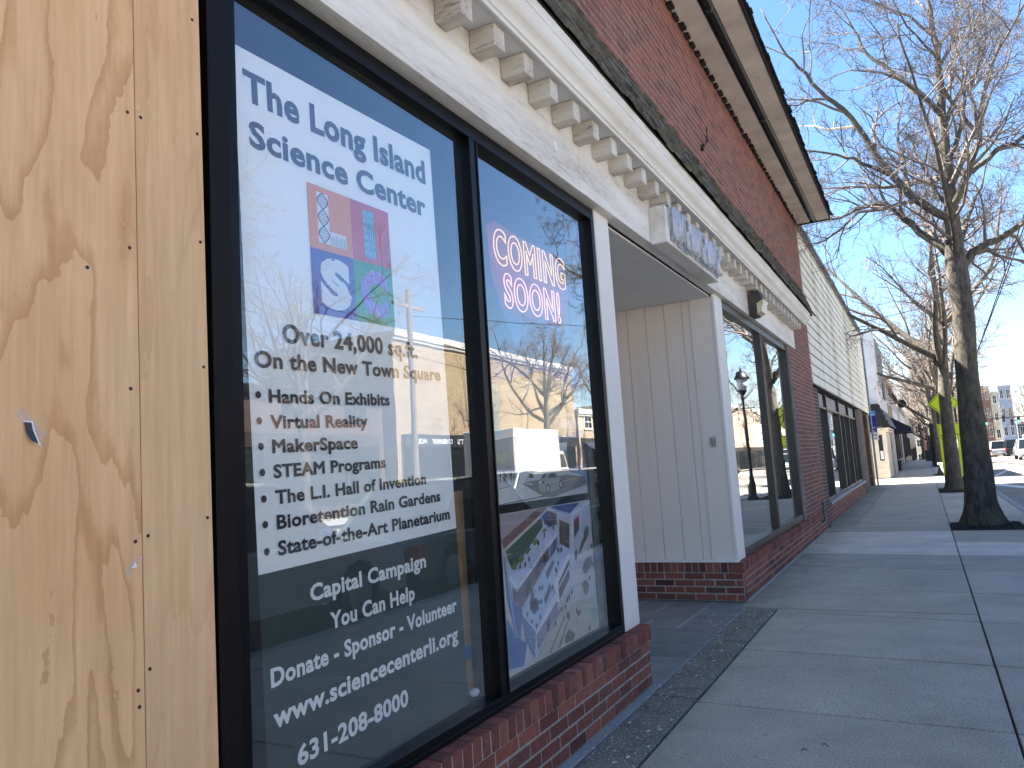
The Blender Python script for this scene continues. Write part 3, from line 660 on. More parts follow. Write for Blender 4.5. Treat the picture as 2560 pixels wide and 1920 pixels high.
scrap('paper_scrap', 'tiny white paper corner under clear tape beside the plywood seam', 'paper scrap',
      [(WH, [(1.214, 1.241), (1.200, 1.226), (1.215, 1.226)], (0, .002, .002))], [(1.236, 1.25), (1.228, 1.253), (1.188, 1.225), (1.186, 1.207), (1.195, 1.2), (1.203, 1.223)])

# neon sign box over the entry
t = thing('sign_box', 'white peeling sign box with dead glass neon tube letters above the entry', 'sign', (0, 6.4, 3.18)); o = (0, 6.4, 3.18)
m = MB(o); m.box(.005, .135, 5.56, 7.22, 3.035, 3.325, .004); m.build('box', MAT['white_wood'], t)
nr = random.Random(9)
m = MB(o)
for k in range(9):                         # flaking sheet metal letter backs
    y = 5.64+k*.175; h = nr.uniform(-.01, .01); m.col = (0.5, .51, .53, 1)
    w = nr.uniform(.11, .15); m.box(.137, .146, y, y+w, 3.06+h, 3.345+h, .002)
m.build('letter_backs', surf('peeling_letter_metal', lin(188, 190, 194), lin(142, 144, 148), 18, rough=.6, bmp=.3, spots=lin(104, 88, 74), sscale=22, slo=.6), t)
for k in range(9):
    y = 5.65+k*.175; w = .1
    pts = {0: [(0, .24), (0, .03), (.05, 0), (w, .03), (w, .24)], 1: [(0, 0), (0, .25), (w, .0), (w, .25)], 2: [(0, .25), (w, .25), (w, .13), (0, .13), (0, 0), (w, 0)]}[k % 3]
    for dx in (0, .022):
        m = MB(o); P = [Vector((.172+dx*.4, y+a*(1-dx*4)+dx, 3.075+dx*.6+b*(1-dx*1.2))) for a, b in pts]
        m.tube(P, .009, 8); 
        for q in (P[0], P[-1]): m.cyl((.145, q.y, q.z), (q.x, q.y, q.z), .004, 6)
        m.build('neon_tube', MAT['dead_neon'], t, smooth=True)
for k in range(26):                        # curls of loose paint along the lower edge
    y = nr.uniform(5.6, 7.22); z = 3.04+nr.uniform(-.006, .02); a = nr.uniform(.01, .035)
    m = MB(o); m.face([(.137, y, z), (.137, y+a, z), (.15+nr.uniform(0, .012), y+a*.9, z-a*.8), (.145, y+a*.1, z-a*.6)])
    m.build('paint_curl', MAT['white_trim'], t)

# wall floodlight
t = thing('wall_light', 'dark bronze wall floodlight with yellowed lens and peeling white paint on its side', 'wall light', (0, 9.45, 3.18)); o = (0, 9.45, 3.18)
pk = surf('flaking_bronze_housing', lin(52, 46, 44), lin(66, 58, 54), 9, rough=.5, bmp=.2, spots=lin(226, 226, 228), sscale=11, slo=.66)
m = MB(o); m.prism([(.002, 3.045), (.09, 3.055), (.095, 3.19), (.17, 3.235), (.135, 3.335), (.002, 3.345)], 'y', 9.31, 9.63); m.build('housing', pk, t, bevel=.004)
m = MB(o); m.prism([(.096, 3.06), (.15, 3.085), (.185, 3.225), (.172, 3.232), (.096, 3.188)], 'y', 9.335, 9.605); m.build('lens', MAT['lamp_lens'], t, bevel=.003)
m = MB(o); m.tube([(.05, 9.47, 3.045), (.05, 9.47, 3.03)], .009, 8); m.build('drain_screw', MAT['screw'], t)

# key box, pipe stub, wire hook
t = thing('key_box', 'small grey key lock box with black push buttons on the white board wall', 'key box', (-.175, 7.744, 1.55)); o = (-.175, 7.744, 1.55)
m = MB(o); m.box(-.205, -.145, 7.712, 7.7435, 1.505, 1.605, .008); m.build('case', MAT['cement'], t)
m = MB(o)
for i in range(2):
    for j in range(4): m.cyl((-.188+i*.026, 7.7115, 1.528+j*.018), (-.188+i*.026, 7.7085, 1.528+j*.018), .0062, 10)
m.build('buttons', MAT['plastic_black'], t)
m = MB((.05, 14.1, .2)); m.tube([(.0, 14.16, .2), (.045, 14.14, .2), (.06, 14.12, .22), (.06, 14.05, .50)], .022, 12); m.tube([(.06, 14.052, .49), (.06, 14.04, .535)], .028, 12); m.tube([(.001, 14.16, .2), (.012, 14.16, .2)], .05, 14)
m.build('vent_pipe', MAT['steel'], smooth=False, label='grey metal pipe stub bent up from the foot of the brick wall', cat='pipe')
m = MB((0, 7.6, 4.6)); P = [(.03+.05*math.sin(a*.5), 7.66+.10*math.cos(a), 4.68+.075*math.sin(a)) for a in [x*.5 for x in range(15)]]
m.tube(P, .004, 6); m.tube([(.0, 7.6, 4.5), (.05, 7.62, 4.57), P[0]], .006, 6); m.tube([(.01, 7.6, 4.5), (.03, 7.6, 4.56)], .018, 8); m.tube([P[3], (.02, 7.55, 4.83), (.0, 7.5, 4.95)], .0025, 5)
m.build('wire_hook', MAT['plastic_black'], smooth=True, label='black bracket with a loose loop of wire on the upper brick wall', cat='wire')

# ================================================================== POSTERS BEHIND THE GLASS
PXX = -.128; TL = .030; ct, st_ = math.cos(TL), math.sin(TL); DU = (0, ct, st_); DV = (0, -st_, ct)
PO = Vector((PXX, 1.649, 2.806)); PWD = 1.113
def pp(u, v): p = PO+Vector(DU)*u-Vector(DV)*v; return (p.x, p.y, p.z)       # u right, v down from the sheet's corner
t = thing('science_poster', 'tall white and dark green science center poster inside the left window', 'poster', tuple(PO))
m = MB(PO); BOT = 2.40
m.col = (.9, .92, .92, 1); NU, NV = 14, 30
def sheet(u0, u1, v0, v1, nu, nv, amp=.0012, seed=1):
    r = random.Random(seed); q = {}
    for i in range(nu+1):
        for j in range(nv+1):
            u, v = u0+(u1-u0)*i/nu, v0+(v1-v0)*j/nv; p = pp(u, v)
            q[i, j] = (p[0]-.0014+amp*(math.sin(u*7+v*2.1)*.4+math.sin(v*5.3-u*3)*.4), p[1], p[2])
    vs = [q[i, j] for i in range(nu+1) for j in range(nv+1)]; m.mesh(vs, [(i*(nv+1)+j, i*(nv+1)+j+1, (i+1)*(nv+1)+j+1, (i+1)*(nv+1)+j) for i in range(nu) for j in range(nv)])
sheet(0, PWD, 0, 1.672, NU, NV)
m.col = lin(40, 60, 60); sheet(0.0, PWD, 1.6725, BOT, NU, 14)
m.build('sheet', MAT['print'], t, smooth=True)
INK = lin(34, 35, 44); PALE = (.9, .92, .92, 1)
def ptext(mb, s, y, z, w, cap, col=INK, off=.0, lift=.0006, bold=.034):
    text(mb, s, (PXX, y, z), w, cap*1.05, DU, DV, EN, off, 0, lift, col, bold, 1.05)
m = MB(PO)
for s, y, z, y1, cap in (('The Long Island', 1.688, 2.632, 2.712, .101), ('Science Center', 1.708, 2.482, 2.702, .087), ('Over 24,000 sq.ft.', 1.827, 1.857, 2.585, .062), ('On the New Town Square', 1.704, 1.766, 2.748, .052),
                         ('Hands On Exhibits', 1.760, 1.657, 2.382, .043), ('Virtual Reality', 1.763, 1.576, 2.243, .042), ('MakerSpace', 1.768, 1.499, 2.182, .042), ('STEAM Programs', 1.771, 1.421, 2.339, .041),
                         ('The L.I. Hall of Invention', 1.776, 1.340, 2.600, .042), ('Bioretention Rain Gardens', 1.778, 1.262, 2.698, .043), ('State-of-the-Art Planetarium', 1.780, 1.181, 2.762, .044)):
    m = MB(PO); ptext(m, s, y, z, y1-y, cap); m.build('lettering', MAT['print'], t)
for i, (y, z) in enumerate(((1.716, 1.681), (1.717, 1.600), (1.721, 1.521), (1.724, 1.441), (1.727, 1.360), (1.73, 1.282), (1.733, 1.200))):
    m = MB(PO); m.col = INK; m.face([(PXX+.0015, y+.0115*math.cos(a*math.pi/8), z+.0115*math.sin(a*math.pi/8)) for a in range(16)]); m.build('bullet', MAT['print'], t)
m = MB(PO)
for s, y, z, y1, cap in (('Capital Campaign', 1.914, 1.018, 2.570, .052), ('You Can Help', 2.003, .912, 2.484, .053), ('Donate - Sponsor - Volunteer', 1.736, .797, 2.778, .054), ('www.sciencecenterli.org', 1.742, .677, 2.775, .058), ('631-208-8000', 1.836, .537, 2.412, .058)):
    m = MB(PO); ptext(m, s, y, z, y1-y, cap, PALE); m.build('lettering', MAT['print'], t)
# the square logo: four coloured tiles with the letters L I S C
m = MB(PO); LX = PXX+.0015
def lq(u0, v0, u1, v1, col, lift=0): 
    m.col = col; f = lambda u, v: tuple(Vector((LX+lift, 1.963, 2.444))+Vector(DU)*u-Vector(DV)*v)
    m.face([f(u0, v0), f(u0, v1), f(u1, v1), f(u1, v0)])
def lp(pts, col, lift): m.col = col; m.face([tuple(Vector((LX+lift, 1.963, 2.444))+Vector(DU)*u-Vector(DV)*v) for u, v in pts])
OR, RD, BL, GR = lin(226, 134, 50), lin(198, 48, 54), lin(58, 46, 150), lin(38, 142, 76)
lq(0, 0, .228, .232, OR); lq(.228, 0, .462, .232, RD); lq(0, .232, .228, .466, BL); lq(.228, .232, .462, .466, GR)
lq(.045, .022, .105, .206, (.75, .75, .78, 1), .0004); lq(.105, .156, .195, .206, (.75, .75, .78, 1), .0004)
NV_ = lin(50, 40, 92)
for side in (0, 1):                        # helix lines and rungs filling the L
    for k in range(16):
        z0 = .022+k*.0115; z1 = z0+.0115; w = lambda z: .075+(.027 if side else -.027)*math.sin((z-.022)*52)
        lp([(w(z0)-.003, z0), (w(z1)-.003, z1), (w(z1)+.003, z1), (w(z0)+.003, z0)], NV_, .0008)
for k in range(26):
    z = .026+k*.007; a = .027*abs(math.sin((z-.022)*52)); lp([(.075-a, z), (.075-a, z+.0022), (.075+a, z+.0022), (.075+a, z)], (NV_, lin(90, 150, 110))[k % 3 == 0], .0006)
for k in range(12): u = .108+k*.0072; lp([(u, .160+.014*abs(math.sin(k*.7))), (u, .203), (u+.0022, .203), (u+.0022, .160+.014*abs(math.sin(k*.7)))], (NV_, lin(90, 150, 110))[k % 2], .0007)
for k in range(20):                        # turbulent blue I
    z0, z1 = .026+k*.0093, .026+(k+1)*.0093; a = .6+.4*math.sin(k*1.9); lp([(.300, z0), (.300, z1), (.366, z1), (.366, z0)], (.10+.12*a, .30+.16*a, .52+.14*a, 1), .0004)
for k in range(9):
    pts = []; q0 = .2+k*.22
    for j in range(9): a = -1.2+j*.32; pts.append((.292+(.018+k*.0065)*math.cos(a)+.01, .10+(.03+k*.0115)*math.sin(a)))
    P2 = [(min(max(u, .300), .366), v) for u, v in pts]; Q = [(min(u+.0022, .3665), v) for u, v in P2]
    for j in range(8):
        if .026 < P2[j][1] < .21 and .026 < P2[j+1][1] < .21: lp([P2[j], P2[j+1], Q[j+1], Q[j]], (lin(30, 70, 110), lin(150, 190, 214))[k % 2], .0008)
def glyph(s, u, v, w, cap, col, off, lift): text(m, s, tuple(Vector((LX, 1.963, 2.444))+Vector(DU)*u-Vector(DV)*v), w, cap, DU, DV, EN, off, 0, lift, col, .07)
glyph('S', .040, .440, .165, .185, (.74, .75, .79, 1), .0, .0006); glyph('C', .262, .440, .165, .182, lin(140, 112, 200), .0, .0006)
for (cu, cv, ru, rv, ro) in ((.118, .345, .085, .03, .5), (.118, .345, .085, .03, -.6), (.118, .345, .03, .085, .1)):
    E_ = [(cu+ru*math.cos(a)*math.cos(ro)-rv*math.sin(a)*math.sin(ro), cv+ru*math.cos(a)*math.sin(ro)+rv*math.sin(a)*math.cos(ro)) for a in [x*.2617 for x in range(24)]]
    for a, b in zip(E_, E_[1:]+E_[:1]): d = Vector((b[0]-a[0], b[1]-a[1])).normalized()*.0016; lp([(a[0]-d.y, a[1]+d.x), (b[0]-d.y, b[1]+d.x), (b[0]+d.y, b[1]-d.x), (a[0]+d.y, a[1]-d.x)], lin(96, 92, 124), .0012)
for u, v, r in ((.118, .345, .02), (.115, .265, .011), (.185, .392, .010), (.062, .30, .006), (.13, .425, .007)): lp([(u+r*math.cos(a*.5236), v+r*math.sin(a*.5236)) for a in range(12)][::-1], lin(84, 82, 128), .0014)
lr = random.Random(8)
for k in range(22):
    a = 1.0+lr.random()*4.3; r = .062+lr.uniform(-.02, .02); u, v = .345+r*1.0*math.cos(a), .346-r*1.15*math.sin(a); b = lr.uniform(0, 6.28); le = lr.uniform(.012, .032)
    du, dv = le*math.cos(b), le*math.sin(b); lp([(u, v), (u+du, v+dv), (u+du+.002, v+dv+.002), (u+.003, v+.003)], lr.choice([(.75, .72, .85, 1), lin(226, 170, 200), lin(240, 240, 170), lin(190, 70, 110), lin(120, 120, 214)]), .0016+.0001*k)
m.build('logo', MAT['print'], t)
# kraft paper and blue tape hanging inside, beside the poster
kt = thing('kraft_paper', 'tan kraft paper strip hanging inside the left window beside the poster', 'paper', (-.24, 2.9, 1.2))
m = MB(kt.location); m.box(-.245, -.243, 2.80, 3.06, .42, 1.32); m.build('sheet', MAT['kraft'], kt)
m = MB(kt.location); m.box(-.2428, -.2420, 2.80, 3.06, .565, .625); m.build('tape', MAT['blue_tape'], kt)
kt = thing('kraft_paper', 'tan kraft paper scrap with blue tape at the right edge of the second window', 'paper', (-.2, 4.42, .8))
m = MB(kt.location); m.box(-.185, -.183, 4.36, 4.42, .50, .98); m.build('sheet', MAT['kraft'], kt)
m = MB(kt.location); m.box(-.1825, -.182, 4.36, 4.44, .60, .635); m.build('tape', MAT['blue_tape'], kt)
g = MB((-.16, 2.92, .46)); g.ball((-.16, 2.93, .455), .035, 8, (.6, 1, .5)); g.build('paper_wad', MAT['paper'], label='small crumpled white paper wad on the ledge behind the left pane', cat='paper')

AERIAL = [
((208,206,212),[(3.19,1.19),(3.719,1.194),(4.007,1.126),(4.293,1.191),(4.295,0.449),(3.458,0.471),(3.186,0.487)]),
((176,158,164),[(3.19,1.19),(3.622,1.193),(3.699,1.191),(3.21,1.028),(3.185,1.075)]),
((128,84,76),[(3.604,1.193),(3.712,1.192),(3.697,1.18),(3.21,1.028),(3.193,1.076)]),
((226,214,206),[(3.697,1.182),(3.71,1.178),(3.217,1.022),(3.207,1.029)]),
((46,78,140),[(3.719,1.192),(4.147,1.188),(4.001,1.136)]),
((168,186,218),[(3.706,1.193),(3.725,1.194),(4.011,1.127),(4.001,1.12)]),
((214,222,238),[(4.009,1.138),(4.293,1.191),(4.315,1.177),(4.043,1.117),(4.0,0.839),(3.959,0.856)]),
((190,200,216),[(4.043,1.117),(4.315,1.177),(4.302,1.027),(4.023,0.924)]),
((86,66,64),[(4.046,1.093),(4.119,1.117),(4.112,1.039),(4.032,0.994)]),
((82,90,84),[(4.026,0.921),(4.066,0.931),(4.056,0.878),(4.018,0.875)]),
((52,74,128),[(3.635,1.151),(3.709,1.173),(3.818,1.13),(3.813,1.074),(3.666,1.104)]),
((104,84,78),[(3.709,1.175),(3.819,1.15),(3.81,1.094),(3.703,1.12)]),
((196,206,228),[(3.641,1.107),(3.815,1.088),(3.804,1.058),(3.318,0.834),(3.251,0.899),(3.25,0.934)]),
((54,84,56),[(3.225,1.021),(3.634,1.146),(3.639,1.096),(3.344,0.946),(3.277,0.93),(3.241,0.984)]),
((92,122,62),[(3.266,0.931),(3.31,0.975),(3.344,0.946),(3.319,0.919)]),
((98,128,64),[(3.342,0.971),(3.378,0.989),(3.414,0.962),(3.366,0.943)]),
((84,112,60),[(3.409,1.009),(3.458,1.024),(3.49,0.999),(3.439,0.974)]),
((96,124,66),[(3.506,1.029),(3.557,1.05),(3.577,1.021),(3.527,1.011)]),
((108,134,70),[(3.623,1.076),(3.663,1.088),(3.687,1.075),(3.646,1.062)]),
((62,66,110),[(3.311,0.985),(3.334,0.992),(3.342,0.971),(3.319,0.964)]),
((62,66,110),[(3.388,1.016),(3.411,1.019),(3.414,0.998),(3.394,0.995)]),
((62,66,110),[(3.454,1.035),(3.477,1.037),(3.482,1.016),(3.459,1.013)]),
((228,232,242),[(3.24,0.896),(3.247,0.909),(3.319,0.844),(3.804,1.058),(3.807,1.035),(3.315,0.817)]),
((124,112,116),[(3.266,0.847),(3.315,0.817),(3.693,0.991),(3.689,0.926),(3.348,0.734),(3.278,0.781)]),
((88,72,70),[(3.401,0.83),(3.462,0.852),(3.461,0.805),(3.399,0.775)]),
((88,72,70),[(3.516,0.896),(3.567,0.915),(3.564,0.868),(3.514,0.844)]),
((88,72,70),[(3.622,0.946),(3.669,0.961),(3.661,0.913),(3.621,0.897)]),
((84,100,140),[(3.712,0.989),(3.802,1.03),(3.79,0.958),(3.709,0.929)]),
((96,80,76),[(3.847,1.113),(3.977,1.08),(3.95,0.947),(3.833,0.987)]),
((196,210,234),[(3.832,0.984),(3.96,0.943),(3.958,0.932),(3.735,0.804),(3.681,0.715),(3.478,0.602),(3.351,0.718),(3.55,0.838),(3.689,0.926)]),
((112,104,108),[(3.634,0.863),(3.726,0.913),(3.753,0.901),(3.647,0.823)]),
((98,84,80),[(3.596,0.741),(3.653,0.779),(3.684,0.764),(3.603,0.703)]),
((66,64,78),[(3.437,0.758),(3.513,0.755),(3.528,0.7),(3.478,0.681),(3.436,0.712)]),
((120,118,122),[(3.462,0.81),(3.482,0.807),(3.488,0.749),(3.441,0.747)]),
((236,238,244),[(3.728,0.805),(3.958,0.935),(3.961,0.908),(3.771,0.782),(3.782,0.687),(3.729,0.69)]),
((110,86,76),[(3.777,0.754),(3.927,0.838),(3.926,0.792),(3.777,0.698)]),
((74,66,64),[(3.78,0.792),(3.936,0.888),(3.932,0.866),(3.783,0.772)]),
((228,230,240),[(3.34,0.718),(3.483,0.601),(3.74,0.754),(3.756,0.691),(3.496,0.567),(3.458,0.474)]),
((150,142,156),[(3.48,0.576),(3.744,0.699),(3.754,0.642),(3.606,0.565),(3.499,0.505),(3.484,0.524)]),
((78,70,74),[(3.604,0.618),(3.642,0.631),(3.64,0.579),(3.599,0.561)]),
((116,136,172),[(3.339,0.71),(3.477,0.597),(3.453,0.475),(3.38,0.567)]),
((92,118,168),[(3.267,0.778),(3.347,0.729),(3.318,0.596),(3.294,0.584),(3.215,0.787),(3.207,0.964),(3.194,1.025)]),
((150,172,208),[(3.194,1.02),(3.211,1.01),(3.282,0.613),(3.268,0.614)]),
((70,110,170),[(3.196,0.718),(3.271,0.611),(3.38,0.567),(3.333,0.469),(3.186,0.487)]),
((198,190,180),[(3.481,0.468),(3.775,0.644),(4.25,0.64),(4.295,0.449)]),
((120,112,106),[(3.609,0.464),(3.793,0.591),(3.809,0.588),(3.626,0.457)]),
((120,112,106),[(3.718,0.465),(3.844,0.57),(3.86,0.566),(3.744,0.46)]),
((178,192,186),[(4.137,0.553),(4.178,0.604),(4.29,0.59),(4.296,0.473),(4.201,0.475)]),
((160,176,168),[(4.175,0.545),(4.205,0.575),(4.277,0.568),(4.273,0.508),(4.207,0.503)]),
((96,98,92),[(4.177,1.009),(4.216,1.048),(4.246,1.032),(4.229,0.991),(4.131,0.935),(4.094,0.903),(4.07,0.895)]),
((104,106,96),[(4.108,0.812),(4.164,0.859),(4.247,0.872),(4.254,0.822),(4.148,0.777)]),
((120,112,92),[(4.093,0.731),(4.143,0.747),(4.184,0.717),(4.169,0.678),(4.127,0.667)]),
((110,116,88),[(3.836,0.599),(3.868,0.626),(3.899,0.598),(3.872,0.57)]),
((96,84,72),[(3.805,0.501),(3.866,0.532),(3.943,0.488),(3.91,0.461),(3.812,0.466)]),
((54,50,66),[(3.695,1.087),(3.697,1.106),(3.706,1.116),(3.712,1.104),(3.708,1.086)]),
((70,60,66),[(3.721,1.088),(3.723,1.106),(3.733,1.117),(3.739,1.105),(3.734,1.086)]),
((40,42,60),[(3.752,1.071),(3.754,1.09),(3.763,1.1),(3.769,1.088),(3.765,1.069)]),
((70,60,66),[(3.403,0.924),(3.404,0.941),(3.413,0.951),(3.418,0.94),(3.414,0.923)]),
((40,42,60),[(3.347,0.922),(3.348,0.939),(3.356,0.948),(3.361,0.937),(3.357,0.92)]),
((40,42,60),[(3.446,0.944),(3.448,0.962),(3.456,0.971),(3.461,0.96),(3.458,0.943)]),
((40,42,60),[(3.56,1.009),(3.561,1.027),(3.57,1.037),(3.576,1.025),(3.572,1.008)]),
((40,42,60),[(3.636,1.038),(3.638,1.057),(3.647,1.067),(3.653,1.055),(3.649,1.037)]),
((40,42,60),[(3.791,0.943),(3.793,0.962),(3.803,0.972),(3.809,0.96),(3.805,0.941)]),
((54,50,66),[(3.825,0.942),(3.827,0.961),(3.837,0.971),(3.843,0.959),(3.839,0.94)]),
((40,42,60),[(3.778,0.878),(3.779,0.897),(3.789,0.906),(3.795,0.894),(3.791,0.876)]),
((40,42,60),[(3.742,0.85),(3.744,0.868),(3.754,0.878),(3.76,0.866),(3.755,0.848)]),
((70,60,66),[(3.75,0.84),(3.752,0.859),(3.761,0.868),(3.767,0.857),(3.763,0.838)]),
((70,60,66),[(3.535,0.785),(3.537,0.802),(3.545,0.812),(3.551,0.8),(3.547,0.783)]),
((54,50,66),[(3.566,0.785),(3.567,0.803),(3.576,0.812),(3.582,0.8),(3.578,0.783)]),
((70,60,66),[(3.652,0.776),(3.654,0.794),(3.663,0.804),(3.669,0.792),(3.665,0.774)]),
((70,60,66),[(3.683,0.766),(3.684,0.784),(3.694,0.793),(3.7,0.782),(3.695,0.764)]),
((70,60,66),[(3.924,0.703),(3.926,0.722),(3.937,0.732),(3.943,0.72),(3.938,0.701)]),
((40,42,60),[(3.855,0.67),(3.857,0.689),(3.867,0.698),(3.873,0.686),(3.868,0.668)]),
((54,50,66),[(3.884,0.676),(3.886,0.695),(3.896,0.705),(3.902,0.692),(3.898,0.674)]),
((54,50,66),[(3.781,0.639),(3.783,0.658),(3.792,0.667),(3.798,0.655),(3.794,0.637)]),
((70,60,66),[(3.825,0.642),(3.827,0.661),(3.837,0.67),(3.843,0.658),(3.838,0.64)]),
((70,60,66),[(3.792,0.588),(3.794,0.606),(3.804,0.615),(3.81,0.603),(3.806,0.585)]),
((54,50,66),[(3.97,0.593),(3.972,0.612),(3.982,0.621),(3.989,0.608),(3.984,0.59)]),
((70,60,66),[(4.009,0.579),(4.011,0.599),(4.021,0.608),(4.028,0.595),(4.023,0.577)]),
((54,50,66),[(3.988,0.572),(3.99,0.591),(4.001,0.6),(4.007,0.588),(4.002,0.569)]),
((54,50,66),[(3.691,0.581),(3.693,0.599),(3.702,0.608),(3.708,0.596),(3.704,0.578)]),
((54,50,66),[(4.128,0.468),(4.13,0.488),(4.142,0.497),(4.149,0.484),(4.143,0.465)]),
((40,42,60),[(4.247,0.912),(4.249,0.932),(4.261,0.943),(4.268,0.93),(4.263,0.91)]),
((54,50,66),[(4.268,0.854),(4.27,0.874),(4.282,0.885),(4.29,0.872),(4.284,0.851)]),
((70,60,66),[(4.181,0.738),(4.183,0.758),(4.194,0.769),(4.201,0.755),(4.196,0.736)]),
((70,60,66),[(4.243,0.808),(4.245,0.828),(4.257,0.839),(4.264,0.826),(4.258,0.806)]),
((54,50,66),[(3.474,0.615),(3.475,0.632),(3.484,0.641),(3.489,0.629),(3.485,0.613)]),
((70,60,66),[(3.426,0.645),(3.427,0.662),(3.435,0.671),(3.441,0.659),(3.437,0.643)]),
((70,60,66),[(3.386,0.688),(3.388,0.705),(3.396,0.714),(3.401,0.703),(3.397,0.686)]),
((40,42,60),[(3.52,0.647),(3.522,0.664),(3.53,0.673),(3.536,0.661),(3.532,0.644)]),
((54,50,66),[(3.544,0.72),(3.545,0.738),(3.554,0.747),(3.559,0.736),(3.556,0.718)]),
((54,50,66),[(3.514,0.721),(3.515,0.738),(3.524,0.747),(3.529,0.736),(3.525,0.719)]),
((98,88,92),[(3.273,0.825),(3.277,0.824),(3.284,0.775),(3.279,0.776)]),
((98,88,92),[(3.302,0.835),(3.307,0.834),(3.312,0.786),(3.308,0.787)]),
((98,88,92),[(3.332,0.845),(3.336,0.845),(3.341,0.798),(3.337,0.798)]),
((98,88,92),[(3.362,0.856),(3.367,0.855),(3.371,0.809),(3.367,0.81)]),
((98,88,92),[(3.393,0.867),(3.397,0.866),(3.401,0.821),(3.396,0.821)]),
((98,88,92),[(3.424,0.878),(3.428,0.877),(3.431,0.833),(3.427,0.833)]),
((98,88,92),[(3.455,0.889),(3.46,0.888),(3.462,0.845),(3.457,0.845)]),
((98,88,92),[(3.487,0.9),(3.492,0.899),(3.493,0.857),(3.489,0.857)]),
((98,88,92),[(3.52,0.911),(3.524,0.911),(3.525,0.869),(3.52,0.87)]),
((98,88,92),[(3.553,0.923),(3.557,0.922),(3.557,0.882),(3.553,0.882)]),
((98,88,92),[(3.586,0.935),(3.591,0.934),(3.59,0.894),(3.585,0.895)]),
((98,88,92),[(3.62,0.947),(3.625,0.946),(3.623,0.907),(3.619,0.908)]),
((98,88,92),[(3.655,0.959),(3.66,0.958),(3.657,0.921),(3.652,0.921)]),
((98,88,92),[(3.69,0.971),(3.695,0.97),(3.692,0.934),(3.687,0.935)]),
]
